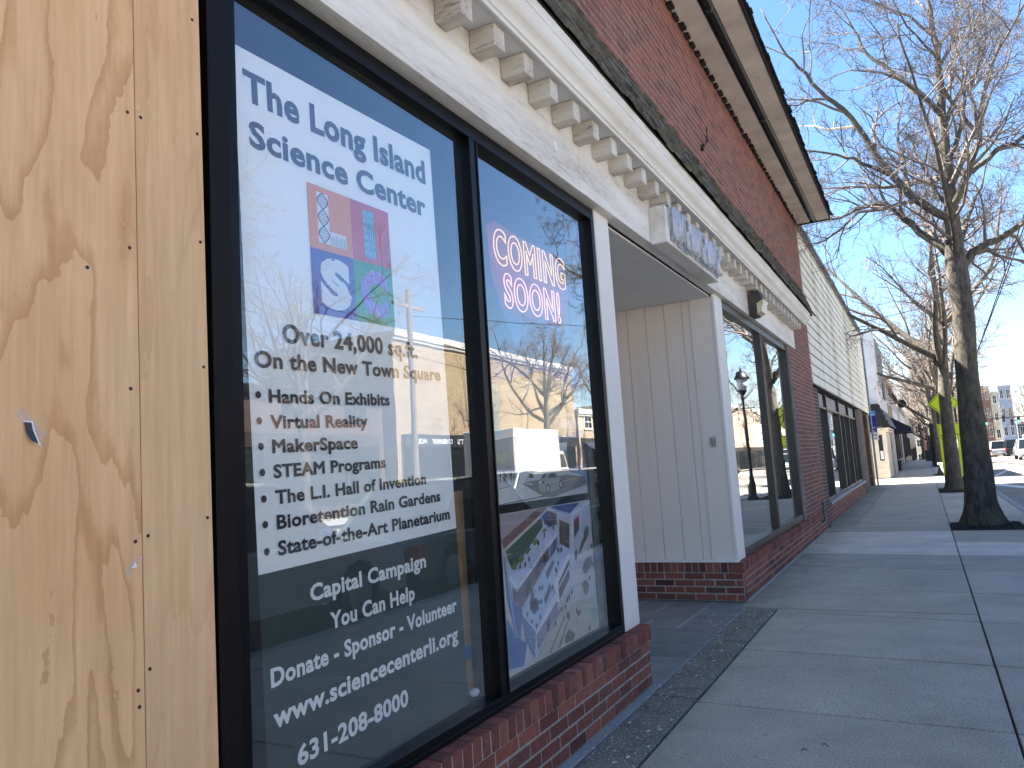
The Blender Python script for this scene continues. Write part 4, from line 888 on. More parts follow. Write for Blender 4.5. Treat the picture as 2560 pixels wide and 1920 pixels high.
STREET = [
((206,206,210),[(3.183,1.401),(3.792,1.39),(3.981,1.377),(4.269,1.333),(4.277,1.236),(3.186,1.238)]),
((208,196,176),[(3.183,1.816),(3.805,1.934),(4.275,1.839),(4.278,1.616),(3.897,1.572),(3.745,1.555),(3.402,1.573),(3.185,1.561)]),
((176,160,140),[(3.183,1.816),(3.805,1.934),(3.808,1.91),(3.186,1.798)]),
((146,204,206),[(3.186,1.816),(3.265,1.827),(3.257,1.571),(3.187,1.562)]),
((218,212,200),[(3.805,1.934),(4.275,1.839),(4.269,1.791),(3.811,1.896)]),
((150,136,122),[(3.851,1.833),(4.242,1.778),(4.239,1.764),(3.852,1.822)]),
((214,208,196),[(3.849,1.819),(4.239,1.764),(4.246,1.685),(3.838,1.673)]),
((176,164,146),[(3.471,1.766),(3.504,1.773),(3.497,1.574),(3.46,1.573)]),
((74,80,92),[(3.186,1.557),(3.402,1.573),(3.384,1.402),(3.184,1.406)]),
((210,206,198),[(3.185,1.561),(3.403,1.578),(3.404,1.568),(3.185,1.545)]),
((92,120,66),[(3.188,1.479),(3.3,1.487),(3.3,1.449),(3.263,1.431),(3.188,1.438)]),
((52,54,62),[(3.304,1.52),(3.342,1.539),(3.387,1.537),(3.379,1.403),(3.294,1.405)]),
((236,236,238),[(3.402,1.568),(3.81,1.561),(3.823,1.391),(3.394,1.402)]),
((150,146,140),[(3.398,1.578),(3.808,1.564),(3.809,1.559),(3.4,1.569)]),
((96,100,108),[(3.894,1.556),(4.359,1.565),(4.344,1.412),(4.024,1.392),(3.906,1.395)]),
((198,184,150),[(3.903,1.492),(4.013,1.485),(4.023,1.386),(3.904,1.385)]),
((228,232,232),[(3.897,1.532),(4.02,1.538),(4.014,1.488),(3.894,1.493)]),
((226,226,226),[(3.953,1.671),(4.366,1.683),(4.369,1.618),(3.917,1.616)]),
((126,122,124),[(3.474,1.334),(3.991,1.355),(4.254,1.334),(4.275,1.287),(3.792,1.24),(3.605,1.254)]),
((112,112,116),[(3.191,1.315),(3.463,1.33),(3.674,1.249),(3.186,1.238)]),
((236,236,238),[(3.193,1.312),(3.441,1.327),(3.453,1.322),(3.192,1.307)]),
((236,236,238),[(3.192,1.306),(3.46,1.321),(3.473,1.316),(3.191,1.3)]),
((236,236,238),[(3.191,1.299),(3.48,1.314),(3.492,1.31),(3.19,1.294)]),
((236,236,238),[(3.19,1.293),(3.499,1.308),(3.512,1.303),(3.19,1.287)]),
((236,236,238),[(3.189,1.286),(3.519,1.301),(3.532,1.296),(3.189,1.281)]),
((236,236,238),[(3.189,1.28),(3.539,1.294),(3.552,1.29),(3.188,1.274)]),
((236,236,238),[(3.188,1.273),(3.559,1.288),(3.572,1.283),(3.187,1.268)]),
((236,236,238),[(3.187,1.267),(3.58,1.281),(3.592,1.276),(3.186,1.261)]),
((236,236,238),[(3.186,1.26),(3.6,1.274),(3.613,1.27),(3.185,1.255)]),
((236,236,238),[(3.185,1.254),(3.621,1.267),(3.634,1.263),(3.185,1.248)]),
((236,236,238),[(3.185,1.247),(3.642,1.261),(3.655,1.256),(3.184,1.242)]),
((214,200,90),[(3.893,1.318),(4.124,1.333),(4.126,1.33),(3.895,1.315)]),
((225,225,225),[(3.474,1.334),(3.57,1.319),(3.515,1.319)]),
((70,84,52),[(3.512,1.362),(3.529,1.375),(3.556,1.375),(3.571,1.36),(3.564,1.352),(3.52,1.354)]),
((156,160,154),[(3.62,1.328),(3.667,1.356),(3.729,1.374),(3.838,1.37),(3.896,1.337),(3.916,1.32),(3.907,1.288),(3.874,1.28),(3.723,1.264),(3.627,1.282),(3.615,1.303)]),
((60,66,70),[(3.739,1.348),(3.776,1.369),(3.831,1.367),(3.849,1.345),(3.746,1.345)]),
((70,78,82),[(3.657,1.349),(3.69,1.369),(3.716,1.372),(3.703,1.35),(3.665,1.346)]),
((176,180,176),[(3.627,1.325),(3.733,1.325),(3.896,1.334),(3.901,1.326),(3.737,1.315)]),
((150,40,40),[(3.657,1.331),(3.689,1.331),(3.687,1.317),(3.659,1.32)]),
((232,232,232),[(3.631,1.332),(3.654,1.331),(3.652,1.318),(3.631,1.319)]),
((34,34,36),[(3.753,1.288),(3.748,1.276),(3.738,1.267),(3.726,1.264),(3.714,1.268),(3.707,1.278),(3.706,1.291),(3.711,1.303),(3.721,1.312),(3.734,1.315),(3.745,1.311),(3.752,1.301)]),
((186,188,188),[(3.745,1.289),(3.742,1.28),(3.735,1.275),(3.727,1.273),(3.719,1.275),(3.715,1.282),(3.714,1.29),(3.717,1.299),(3.724,1.304),(3.732,1.306),(3.74,1.304),(3.745,1.297)]),
((34,34,36),[(3.916,1.303),(3.911,1.291),(3.902,1.282),(3.89,1.28),(3.88,1.284),(3.874,1.293),(3.873,1.305),(3.878,1.317),(3.887,1.325),(3.898,1.328),(3.909,1.324),(3.915,1.315)]),
((186,188,188),[(3.909,1.303),(3.905,1.295),(3.899,1.29),(3.892,1.288),(3.885,1.29),(3.881,1.297),(3.88,1.305),(3.883,1.312),(3.889,1.318),(3.897,1.32),(3.904,1.317),(3.908,1.311)]),
((84,70,72),[(3.203,1.345),(3.206,1.379),(3.215,1.394),(3.221,1.379),(3.216,1.344),(3.211,1.344),(3.212,1.369),(3.207,1.345)]),
((60,62,76),[(3.243,1.36),(3.245,1.388),(3.254,1.399),(3.26,1.387),(3.256,1.36),(3.251,1.36),(3.252,1.38),(3.247,1.36)]),
((140,120,112),[(3.268,1.348),(3.27,1.379),(3.28,1.392),(3.286,1.378),(3.28,1.347),(3.276,1.347),(3.277,1.37),(3.272,1.347)]),
((84,70,72),[(3.301,1.357),(3.303,1.383),(3.312,1.394),(3.319,1.382),(3.314,1.357),(3.309,1.357),(3.31,1.375),(3.305,1.357)]),
((110,80,76),[(3.341,1.351),(3.342,1.377),(3.351,1.387),(3.358,1.376),(3.354,1.351),(3.349,1.351),(3.349,1.369),(3.345,1.351)]),
((48,48,56),[(3.38,1.343),(3.383,1.377),(3.393,1.391),(3.399,1.376),(3.393,1.342),(3.388,1.343),(3.389,1.367),(3.384,1.343)]),
((110,80,76),[(3.251,1.347),(3.253,1.376),(3.263,1.389),(3.269,1.376),(3.264,1.346),(3.259,1.346),(3.26,1.367),(3.255,1.346)]),
((84,70,72),[(3.315,1.347),(3.318,1.381),(3.327,1.396),(3.333,1.381),(3.328,1.346),(3.323,1.346),(3.324,1.371),(3.319,1.347)]),
((110,80,76),[(3.387,1.345),(3.39,1.381),(3.401,1.396),(3.407,1.38),(3.401,1.345),(3.396,1.345),(3.397,1.37),(3.392,1.345)]),
]
def art_poster(name, label, items, x, back, wash=0.):
    t = thing(name, label, 'poster', (x, 3.19, back[2])); m = MB(t.location)
    m.col = lin(*back[4]); y0, y1, z0, z1 = back[:4]; m.box(x-.003, x-.0005, y0, y1, z0, z1); m.build('sheet', MAT['print'], t)
    m = MB(t.location)
    for i, (c, pts) in enumerate(items): m.col = lin(*[v*(1-wash)+w*wash for v, w in zip(c, (214, 218, 228))]); m.face([(x+.00012*i, min(max(a, y0), y1), min(max(b, z0), z1)) for a, b in pts][::-1])
    return t, m
tA, m = art_poster('aerial_poster', 'lower poster in the second window, aerial view of a terraced white building', AERIAL, PXX, (3.187, 4.297, .45, 1.195, (206, 204, 206)), .06)
ar = random.Random(77)
for k in range(230):                       # tiny figures, planters and paving marks printed on the plan
    a, b = ar.uniform(3.3, 4.28), ar.uniform(.47, 1.0); w, h = ar.uniform(.002, .006), ar.uniform(.004, .016); c = ar.choice([(70, 72, 84), (120, 116, 112), (86, 110, 72), (150, 128, 100), (236, 238, 242), (180, 186, 200)]); m.col = lin(*c)
    m.face([(x_, y_, z_) for x_, y_, z_ in ((PXX+.0105, a, b), (PXX+.0105, a+w, b+w*.3), (PXX+.0105, a+w*1.2, b+h), (PXX+.0105, a+w*.2, b+h*.9))])
m.build('picture', MAT['print'], tA)
tB, m = art_poster('street_poster', 'street scene poster with zebra crossing and silver car, between neon sign and aerial poster', STREET, PXX, (3.187, 4.287, 1.236, 1.985, (122, 150, 190)))
text(m, 'Long Island Science Center', (PXX+.008, 3.862, 1.766), .30, .030, (0, .978, -.208), EV, EN, .012, 0, 0, lin(60, 58, 60))
m.build('picture', MAT['print'], tB)
# COMING SOON! neon sign
NX = -.15
t = thing('neon_sign', 'COMING SOON! neon sign on a pennant coloured with its red glow, top of the second window', 'neon sign', (NX, 3.75, 2.4))
def pennant_mat():
    m_, n, l, p = newmat('pennant_glow_print'); co = coords(n, l); sx = n.new('ShaderNodeSeparateXYZ'); l.new(co, sx.inputs[0])
    z = mathn(n, l, 'ADD', sx.outputs[2], mathn(n, l, 'MULTIPLY', noise(n, l, co, 9, 3), .06))
    c = ramp(n, l, mathn(n, l, 'ADD', z, .3), [(.10, lin(58, 72, 128)), (.2, lin(128, 44, 60)), (.34, lin(164, 46, 46)), (.5, lin(150, 66, 38))]); l.new(c, p.inputs['Base Color']); p.inputs['Roughness'].default_value = .7; return m_  # red of the pennant's colour stands in for the tubes' glow
m = MB(t.location)
P = [(3.27, 2.63), (3.36, 2.68), (3.6, 2.66), (4.2, 2.65), (4.26, 2.58), (4.24, 2.4), (4.2, 2.2), (3.7, 2.2), (3.545, 2.005), (3.40, 2.19), (3.30, 2.38)]
m.prism(P, 'x', NX-.004, NX-.001); m.build('pennant', pennant_mat(), t)
for i, (s, y, z, w, cap) in enumerate((('COMING', 3.322, 2.456, .885, .172), ('SOON!', 3.408, 2.240, .69, .166))):
    m = MB(t.location); vs0 = s
    text(m, s, (NX+.009, y, z), w, cap, (0, 1, .012), (0, -.02, 1), EN, .026, .0165, 0, sp=1.16); m.build('neon_tubing', MAT['neon_pink' if i else 'neon_yellow'], t, smooth=True)

# ================================================================== WHITE SIDED NEIGHBOUR
NB = thing('siding_building', 'single storey shop with mossy white lap siding above a dark framed window row', 'building', (0, 23, 0)); ON = (0, 23, 0)
m = MB(ON); z = 2.635; sr = random.Random(14)
while z < 5.5:
    y = 14.955
    for y1 in (19.2+sr.uniform(-1.5, 1.5), 25.5+sr.uniform(-2, 2), 31.35):
        d = sr.uniform(-.0015, .0015); m.prism([(-.026, z+.002), (.016+d, z), (.02+d, z+.012), (-.002+d, z+.176), (-.026, z+.176)][::-1], 'y', y+.001, y1-.001); y = y1
    z += .19
m.build('siding', MAT['siding'], NB)
m = MB(ON); m.box(-.03, .02, 31.352, 31.42, 2.6, 5.52, .003); m.build('corner_trim', MAT['white_trim'], NB)
m = MB(ON); y = 14.955
m.box(-6, -.035, 14.955, 31.4, 5.3, 5.8)
for r in range(2):
    y = 14.957
    while y < 31.4:
        w = sr.uniform(.12, .3); z0 = 5.50+r*.16+sr.uniform(-.012, .012); y1 = min(y+w-.006, 31.44); x0 = .03+sr.uniform(0, .012)
        m.mesh([(x, yy, z) for yy in (y, y1) for x, z in ((x0+.012, z0), (x0-.03, z0+.235-r*.03), (x0-.05, z0+.22-r*.03), (x0-.01, z0))], [(0, 1, 2, 3), (7, 6, 5, 4), (0, 4, 5, 1), (1, 5, 6, 2), (0, 3, 7, 4)]); y += w
m.build('parapet', surf('weathered_grey_shingle', lin(138, 132, 130), lin(92, 88, 90), 9, (1, .6, 1), rough=.9, bmp=.6, spots=lin(66, 64, 66), sscale=8, slo=.62), NB)
m = MB(ON); m.box(-9, -.3, 15, 31.4, 5.25, 5.35); m.box(-9, -.035, 31.3, 31.4, 0, 5.5); m.box(-9, -8.9, 15, 31.3, 0, 5.5); m.build('rear_walls', MAT['stucco'], NB)
m = MB(ON); m.box(-.25, -.0265, 14.97, 31.34, 2.631, 5.5); m.build('siding_shadow_backing', MAT['dark_gap'], NB)  # dark sheet behind the gaps, painting the shadow lines under the boards
m = MB(ON); m.box(-9, -.3, 15.1, 31.2, -.05, .03); m.build('floor', MAT['floor_in'], NB)
m = MB(ON); m.box(-3.6, -3.5, 15.1, 31.2, .03, 5.2); m.build('partition_wall', MAT['interior'], NB)
m = MB(ON); bricks(m, 'x', 15.02, 15.98, 0, 2.58, -.04, .3, rng=br); m.build('brick_pier', [MAT['brick_brown'], MAT['mortar']], NB)
m = MB(ON); bricks(m, 'x', 25.85, 27.9, 0, 2.58, -.02, .3, rng=br); m.build('brick_pier', [MAT['brick_brown'], MAT['mortar']], NB)
m = MB(ON); bricks(m, 'x', 15.98, 25.84, 0, .34, -.05, .12, rng=br); m.build('knee_wall', [MAT['brick'], MAT['mortar']], NB)
m = MB(ON); m.box(-.28, .0, 15.985, 25.845, .345, .405, .006); m.build('window_sill', MAT['grey_paint'], NB)
nw = bpy.data.objects.new('shop_window', None); COL.objects.link(nw); nw.parent = NB
m = MB(ON); MY = [15.99, 17.75, 20.5, 23.25, 25.75]
for y in MY: m.box(-.26, -.085, y, y+.09, .406, 2.585, .003)
for a, b in zip(MY, MY[1:]):
    m.box(-.24, -.095, a+.0905, b-.0005, 2.255, 2.30, .002); m.box(-.24, -.095, a+.0905, b-.0005, .4065, .45, .002)
    if a > 20: m.box(-.22, -.11, (a+b)/2+.02, (a+b)/2+.07, .451, 2.254, .002)
m.build('frame', MAT['bronze'], nw)
for a, b in zip(MY, MY[1:]):
    m = MB(ON); m.face([(-.17, a+.09, .45), (-.17, b, .45), (-.17, b, 2.256), (-.17, a+.09, 2.256)]); m.build('pane', MAT['glass'], nw)
    m = MB(ON); m.box(-.19, -.15, a+.091, b-.001, 2.301, 2.584); m.build('transom_panel', MAT['grey_paint'], nw)
m = MB(ON); m.box(-.9, -.8, 27.9, 31.3, 0, 2.6); m.box(-.8, -.06, 30.75, 31.25, 0, 2.58, .01); m.build('entry_wall', surf('brown_stone', lin(122, 98, 70), lin(92, 74, 58), 3, rough=.9, bmp=.5, bscale=18, spots=lin(150, 128, 100), sscale=6, slo=.6), NB)
m = MB(ON); m.box(-.79, -.74, 28.4, 29.6, .02, 2.2, .01); m.build('door', MAT['bronze'], NB)
m = MB(ON); m.tube([(.045, 31.28, 0), (.045, 31.28, 5.45)], .035, 10); m.build('drainpipe', MAT['steel'], NB)

# blue hanging sign, cut off by the corner of the sided shop
t = thing('hanging_sign', 'blue and white hanging shop sign sticking out past the white siding', 'sign', (0, 31.6, 2.2)); o = (0, 31.6, 2.2)
m = MB(o); m.col = lin(24, 36, 140); m.box(-.55, .205, 31.58, 31.62, 1.93, 2.55); m.col = lin(64, 160, 226); m.box(-.55, .195, 31.58, 31.62, 2.551, 2.74); m.col = (.78, .78, .8, 1); m.box(-.55, .225, 31.575, 31.625, 1.63, 1.928, .004)
m.build('panels', MAT['paintcol'], t)
m = MB(o); EX = (1, 0, 0); NY = (0, -1, 0)
for s, x, z, w, cap, c in (('d', .07, 2.585, .045, .05, (.8, .82, .85, 1)), ('ER', .06, 2.09, .10, .04, (.8, .82, .85, 1)), ('LK', .06, 1.965, .10, .04, (.8, .82, .85, 1)), ('AY', .045, 1.80, .14, .075, lin(60, 64, 74))): text(m, s, (x, 31.574, z), w, cap, EX, EV, NY, .02, 0, 0, c)
m.col = lin(30, 30, 34); m.box(.03, .16, 31.572, 31.5745, 1.69, 1.715)
m.col = (.8, .82, .85, 1); a0 = None
for k in range(14):
    a = 1.45-k*.22; q = [(-.01+r*math.cos(b), 2.36+r*1.2*math.sin(b)) for b, r in ((a, .045), (a, .075), (a-.22, .075), (a-.22, .045))]; m.face([(x, 31.5745, z) for x, z in q])
m.build('lettering', MAT['print'], t)
m = MB(o); m.box(-.3, .2, 31.59, 31.61, 2.741, 2.77); m.build('bracket', MAT['black_metal'], t)

# ================================================================== FAR SHOP FRONTS ON THIS SIDE
def window_part(parent, org, plane, a0, a1, z0, z1, face, out, frame='white_trim', bars=1):
    """one window (frame with glass set back) in a wall; out = +1/-1 direction the wall faces"""
    m = MB(org); t = .07
    def bx(f0, f1, a, b, c, d):
        lo, hi = sorted((face+out*f0, face+out*f1))
        if plane == 'x': m.box(lo, hi, a, b, c, d)
        else: m.box(a, b, lo, hi, c, d)
    bx(-.02, .04, a0, a0+t, z0, z1); bx(-.02, .04, a1-t, a1, z0, z1); bx(-.02, .04, a0+t, a1-t, z1-t, z1); bx(-.02, .07, a0-.04, a1+.04, z0-.06, z0); bx(-.02, .035, a0+t, a1-t, z0, z0+t)
    for i in range(bars): c = a0+t+(a1-a0-2*t)*(i+1)/(bars+1); bx(-.02, .03, c-.025, c+.025, z0+t, z1-t)
    bx(-.02, .03, a0+t, a1-t, (z0+z1)/2-.02, (z0+z1)/2+.02) if bars < 3 else None
    w = m.build('window', MAT[frame], parent)
    m = MB(org); bx(.005, .012, a0+t, a1-t, z0+t, z1-t); m.build('pane', MAT['car_glass'], w)
def row_building(name, label, x, out, y0, y1, h, wall, floors=2, nwin=3, shop=True, cornice='cement', depth=8, awning=None, frame='white_trim', base=0, brick=False, gr=None):
    zb = zg((y0+y1)/2)+base; t = thing(name, label, 'building', (x, (y0+y1)/2, zb), group=gr); o = t.location
    m = MB(o); lo, hi = sorted((x, x-out*depth))
    m.box(lo, hi, y0+.01, y1-.01, zb-.6, zb+h)
    m.build('wall', MAT[wall] if isinstance(wall, str) else wall, t)
    m = MB(o); a, b = sorted((x-out*.1, x+out*.16)); m.box(a, b, y0+.015, y1-.015, zb+h-.28, zb+h+.06, .02); a, b = sorted((x-out*.1, x+out*.09)); m.box(a, b, y0+.02, y1-.02, zb+h-.42, zb+h-.281, .02); m.build('cornice', MAT[cornice], t)
    W_ = y1-y0; fh = (h-3.6)/max(floors-1, 1)
    for f in range(floors-1):
        for i in range(nwin):
            c = y0+W_*(i+.5)/nwin; ww = min(1.3, W_/nwin*.55); z0 = zb+3.6+f*fh+fh*.18; window_part(t, o, 'x', c-ww/2, c+ww/2, z0, z0+min(1.7, fh*.62), x, out, frame)
    if shop:
        n = max(2, int(W_/4)); s = bpy.data.objects.new('shopfront', None); COL.objects.link(s); s.parent = t
        m = MB(o); a, b = sorted((x+out*.002, x+out*.07))
        for i in range(n+1): c = y0+.4+(W_-.8)*i/n; m.box(a, b, c-.07, c+.07, zb+.0, zb+2.75)
        m.box(a, b, y0+.47, y1-.47, zb+.0, zb+.45); m.box(a, b, y0+.33, y1-.33, zb+2.751, zb+3.25); m.build('frame', MAT['bronze'], s)
        for i in range(n):
            c0, c1 = y0+.4+(W_-.8)*i/n+.07, y0+.4+(W_-.8)*(i+1)/n-.07; m = MB(o); a, b = sorted((x+out*.004, x+out*.03)); m.box(a, b, c0, c1, zb+.451, zb+2.75); m.build('pane', MAT['car_glass'], s)
    if awning:
        m = MB(o); q = [(x+out*.08, zb+3.0), (x+out*1.1, zb+2.35), (x+out*1.1, zb+2.12), (x+out*.08, zb+2.12)]
        m.prism(q if out < 0 else q[::-1], 'y', y0+.5, y1-.5); m.build('awning', MAT[awning], t)
    return t
# stucco tower with cream shop bay
t = thing('stucco_building', 'tall white stucco building with shingled pent roof above a cream bay window, past the alley', 'building', (0, 41, 0)); o = (0, 41, 0)
m = MB(o); m.box(-8, .14, 37.0, 46.4, -.3, 6.5); m.build('wall', MAT['stucco'], t)
m = MB(o)
for k in range(24): y = 39.6+k*.26; m.box(.141, .165, y, y+.12, 4.2, 6.5)
m.box(.1405, .15, 39.5, 45.9, 4.15, 6.5); m.build('corrugated_panel', MAT['grey_paint'], t)
m = MB(o); m.prism([(.1, 3.15), (.42, 2.28), (-.8, 2.28), (-.8, 3.15)], 'y', 36.7, 46); y = 36.62
for r in range(4):
    z0 = 2.26+r*.225; x1 = .42-.36*(z0-2.28); x = -.8
    while x < x1-.05: w = sr.uniform(.08, .16); m.box(x, min(x+w-.006, x1), 36.66-.0*r-sr.uniform(0, .03), 36.70, z0+sr.uniform(-.01, .01), z0+.24); x += w
m.build('pent_roof', MAT['shingle_dark'], t)
m = MB(o); m.box(-.8, .13, 36.62, 36.99, 3.15, 3.24); m.prism([(.09, 3.1), (.16, 3.1), (.47, 2.28), (.40, 2.28)], 'y', 36.6, 46); m.build('roof_edge', MAT['plastic_black'], t)
bay = bpy.data.objects.new('bay_window', None); COL.objects.link(bay); bay.parent = t
m = MB(o)
for z0 in (0., .24, .48): m.box(-.75, .27, 36.9, 41.6, z0, z0+.236, .006)
m.box(-.75, .272, 36.9, 37.3, .70, .78); m.box(.12, .27, 36.9, 37.1, .781, 2.0); m.box(-.75, -.06, 36.9, 37.3, .781, 2.0); m.box(-.75, .27, 37.3, 41.6, .72, 2.0); m.box(-.06, .121, 36.9, 37.2, 1.9, 2.0); m.box(-.8, .36, 36.82, 41.7, 2.0, 2.12, .02); m.box(-.82, .44, 36.76, 41.75, 2.121, 2.2, .02)
m.build('casing', MAT['cream'], bay)
m = MB(o); m.box(-.06, .12, 36.98, 37.0, .78, 1.9); m.build('pane', MAT['car_glass'], bay)
m = MB(o); m.box(-.02, .10, 36.955, 36.975, .84, 1.2); m.build('window_card', MAT['paper'], bay)
m = MB(o); m.box(.275, .33, 41.8, 46.2, 0, 2.25); m.build('stone_facing', surf('rubble_stone_facing', lin(206, 198, 188), lin(150, 140, 132), 9, rough=.9, bmp=.6, bscale=20), t)
m = MB(o); m.box(.15, .19, 42.2, 44.6, 3.75, 4.75); m.build('sign_board', MAT['plastic_black'], t)
t = row_building('tan_shop', 'flat tan shop front with dark navy awning beyond the stucco building', .06, 1, 46.5, 57, 5.2, 'beige', 2, 3, True, 'beige', awning='navy')
m = MB(t.location); q = [(.1, 3.95), (.75, 4.05), (.75, 4.05)]; m.tube([(.06, 54.5, 4.05), (.75, 54.5, 4.12)], .03, 8); m.tube([(.72, 54.35, 4.0), (.72, 54.65, 4.0)], .26, 18); m.build('round_sign', MAT['plastic_black'], t)
t = row_building('white_shop', 'pale blue and white shop with dark red mansard roof, further down the near side', .0, 1, 57, 72, 5.6, 'stucco', 2, 4, True, 'white_trim')
m = MB(t.location); zz = t.location.z; m.prism([(.25, zz+4.9), (.32, zz+4.75), (-.9, zz+6.4), (-1.0, zz+6.4), (-1.0, zz+4.9)], 'y', 57, 72); m.build('mansard_roof', surf('dark_red_shingle', lin(112, 52, 54), lin(84, 40, 44), 9, rough=.9, bmp=.5), t)
t = row_building('blue_shop', 'light blue framed bay shop, low and far along the near sidewalk', .15, 1, 72, 92, 4.8, 'stucco', 2, 4, True, 'grey_paint')
row_building('grey_shop', 'small grey shop far along the near sidewalk, after the light blue one', .0, 1, 92, 118, 5, 'cement', 2, 5, True, 'cement')
row_building('brown_block', 'brown brick block at the far end of the near side', .0, 1, 118, 200, 8, 'beige', 2, 8, True, 'cement')

# ================================================================== BUILDINGS ACROSS THE STREET (seen mostly in the window glass)
TB = m_brick('tan_brick_wall', [(0, lin(206, 186, 152)), (.5, lin(222, 204, 172)), (1, lin(230, 214, 184))])
def coursed():
    m, n, l, p = newmat('tan_brick_courses'); co = coords(n, l)
    sx = n.new('ShaderNodeSeparateXYZ'); l.new(co, sx.inputs[0]); cb = n.new('ShaderNodeCombineXYZ'); l.new(sx.outputs[1], cb.inputs[0]); l.new(sx.outputs[2], cb.inputs[1])
    b = n.new('ShaderNodeTexBrick'); l.new(cb.outputs[0], b.inputs[0]); b.inputs['Scale'].default_value = 1; b.inputs['Brick Width'].default_value = .3; b.inputs['Row Height'].default_value = .1; b.inputs['Mortar Size'].default_value = .012
    b.inputs['Color1'].default_value = lin(168, 148, 118); b.inputs['Color2'].default_value = lin(142, 122, 95); b.inputs['Mortar'].default_value = lin(112, 100, 84); l.new(b.outputs[0], p.inputs['Base Color']); p.inputs['Roughness'].default_value = .9; return m
CB = coursed()
t = row_building('tan_brick_building', 'tall tan brick building with a plain upper wall, across the street', 18.6, -1, 27.5, 47.5, 8.0, CB, 1, 0, True, 'cement')
m = MB(t.location); m.col = lin(40, 40, 44); m.box(18.42, 18.55, 27.9, 47.1, 2.70, 3.3); m.build('sign_band', MAT['print'], t)
m = MB(t.location)
for s, y, w in (("PRIVET'S", 33.95, 1.6), ('CONSIGNMENT', 31.9, 1.9), ('HOUSE', 29.6, 1.0)): text(m, s, (18.415, y, 2.86), w, .22, (0, -1, 0), EV, (-1, 0, 0), .015, 0, 0, (.75, .75, .75, 1))
m.build('lettering', MAT['print'], t)
row_building('grey_stucco_building', 'grey two storey stucco building across the street, opposite the plywood', 18.6, -1, -14, 12, 6.5, 'beige', 2, 6, True, 'cement')
row_building('red_brick_store', 'small red brick store across the street beside a tan brick building', 18.6, -1, 12.5, 26.6, 4.9, surf('far_brown_brick', lin(84, 64, 56), lin(70, 54, 48), 1, rough=.9, bmp=0), 2, 4, True, 'brown_trim', frame='bronze')
row_building('white_market', 'low white market across the street with dark green awning', 18.6, -1, 48, 66, 5.2, 'beige', 2, 5, True, 'cement', awning='navy')
row_building('ochre_store', 'ochre two storey store across the street, mid block', 18.6, -1, 66.5, 92, 7, 'cream', 2, 7, True, 'cement')
row_building('long_brick_block', 'long beige block across the street, far down', 18.6, -1, 93, 150, 8.5, 'beige', 3, 12, True, 'cement')

# ================================================================== FAR CROSSROADS
def front_building(name, label, x0, x1, y, h, wall, cols, floors, depth=14, z0=None, frame='white_trim', band=None):
    zb = zg(y) if z0 is None else z0; t = thing(name, label, 'building', ((x0+x1)/2, y, zb)); o = t.location
    m = MB(o); m.box(x0, x1, y, y+depth, zb-1, h); m.build('wall', MAT[wall] if isinstance(wall, str) else wall, t)
    m = MB(o); m.box(x0-.1, x1+.1, y-.25, y+.1, h-.4, h+.1); m.build('cornice', MAT['cement'], t)
    H = h-zb; fh = H/floors
    for f in range(floors):
        for i in range(cols):
            c = x0+(x1-x0)*(i+.5)/cols; ww = (x1-x0)/cols*.55; zz = zb+fh*f+fh*.28; window_part(t, o, 'y', c-ww/2, c+ww/2, zz, zz+fh*.5, y, -1, frame)
    if band:
        m = MB(o)
        for f in band: zz = zb+fh*f; m.box(x0+.05, x1-.05, y-.12, y+.05, zz-.35, zz+.25)
        m.build('band', MAT['beige'], t)
    return t
RB = surf('far_red_brick', lin(142, 106, 94), lin(122, 90, 80), 1, rough=.9, bmp=0)
GB = surf('grey_blue_cladding', lin(168, 176, 190), lin(150, 158, 174), 1, rough=.8, bmp=0)
DG = surf('dark_grey_cladding', lin(96, 102, 114), lin(82, 88, 100), 1, rough=.8, bmp=0)
TN = surf('far_tan_cladding', lin(198, 184, 156), lin(182, 168, 142), 1, rough=.8, bmp=0)
front_building('brick_apartments', 'four storey red brick corner block at the far crossroads, right of the near tree trunk', 9.5, 17.15, 220, 14.4, RB, 6, 4, band=(1, 2))
front_building('tan_apartments', 'narrow tan apartment front between red brick and grey blue blocks', 17.2, 18.75, 219.5, 12.9, TN, 1, 4)
front_building('blue_apartments', 'grey blue four storey apartment block at the far crossroads', 18.8, 21.5, 219, 14.1, GB, 2, 4)
front_building('grey_house', 'low dark grey building at the far right crossroads', 21.6, 27, 216, 4.9, DG, 3, 2)
front_building('cream_tower', 'sunny cream building closing the end of the near sidewalk', -.2, 1.7, 212, 6.6, 'cream', 1, 3)
front_building('brown_mill', 'wide brown brick building behind the bare trees at the street end', -6, 9.4, 232, 9.5, RB, 8, 3)

# ================================================================== STREET FURNITURE
def lamp_post(label, x, y, h=3.9):
    z0 = zg(y); t = thing('street_lamp', label, 'street lamp', (x, y, z0), group='black street lamps along the near sidewalk'); o = t.location
    m = MB(o); m.lathe([(.19, 0), (.19, .08), (.14, .14), (.13, .5), (.09, .62), (.085, .7), (.052, .78), (.045, h-1.0), (.062, h-.98), (.07, h-.9), (.05, h-.86), (.1, h-.78), (.14, h-.7), (.14, h-.67)], x, y, 14, z0); m.build('post', MAT['pipe'], t)
    m = MB(o); m.lathe([(.12, h-.668), (.16, h-.45), (.185, h-.33)], x, y, 14, z0); m.build('globe', MAT['clear_lens'], t, smooth=True)
    m = MB(o); m.lathe([(.23, h-.33), (.23, h-.3), (.19, h-.2), (.11, h-.1), (.04, h-.06), (.03, h), (.008, h+.1)], x, y, 14, z0); m.build('cap', MAT['pipe'], t, smooth=True)
    m = MB(o); m.tube([(x-.3, y, z0+h-1.25), (x+.3, y, z0+h-1.25)], .014, 6); m.build('banner_arm', MAT['pipe'], t)
lamp_post('black street lamp hidden behind the nearest tree trunk, mirrored in the window past the entry', 2.97, 24.6, 4.1)
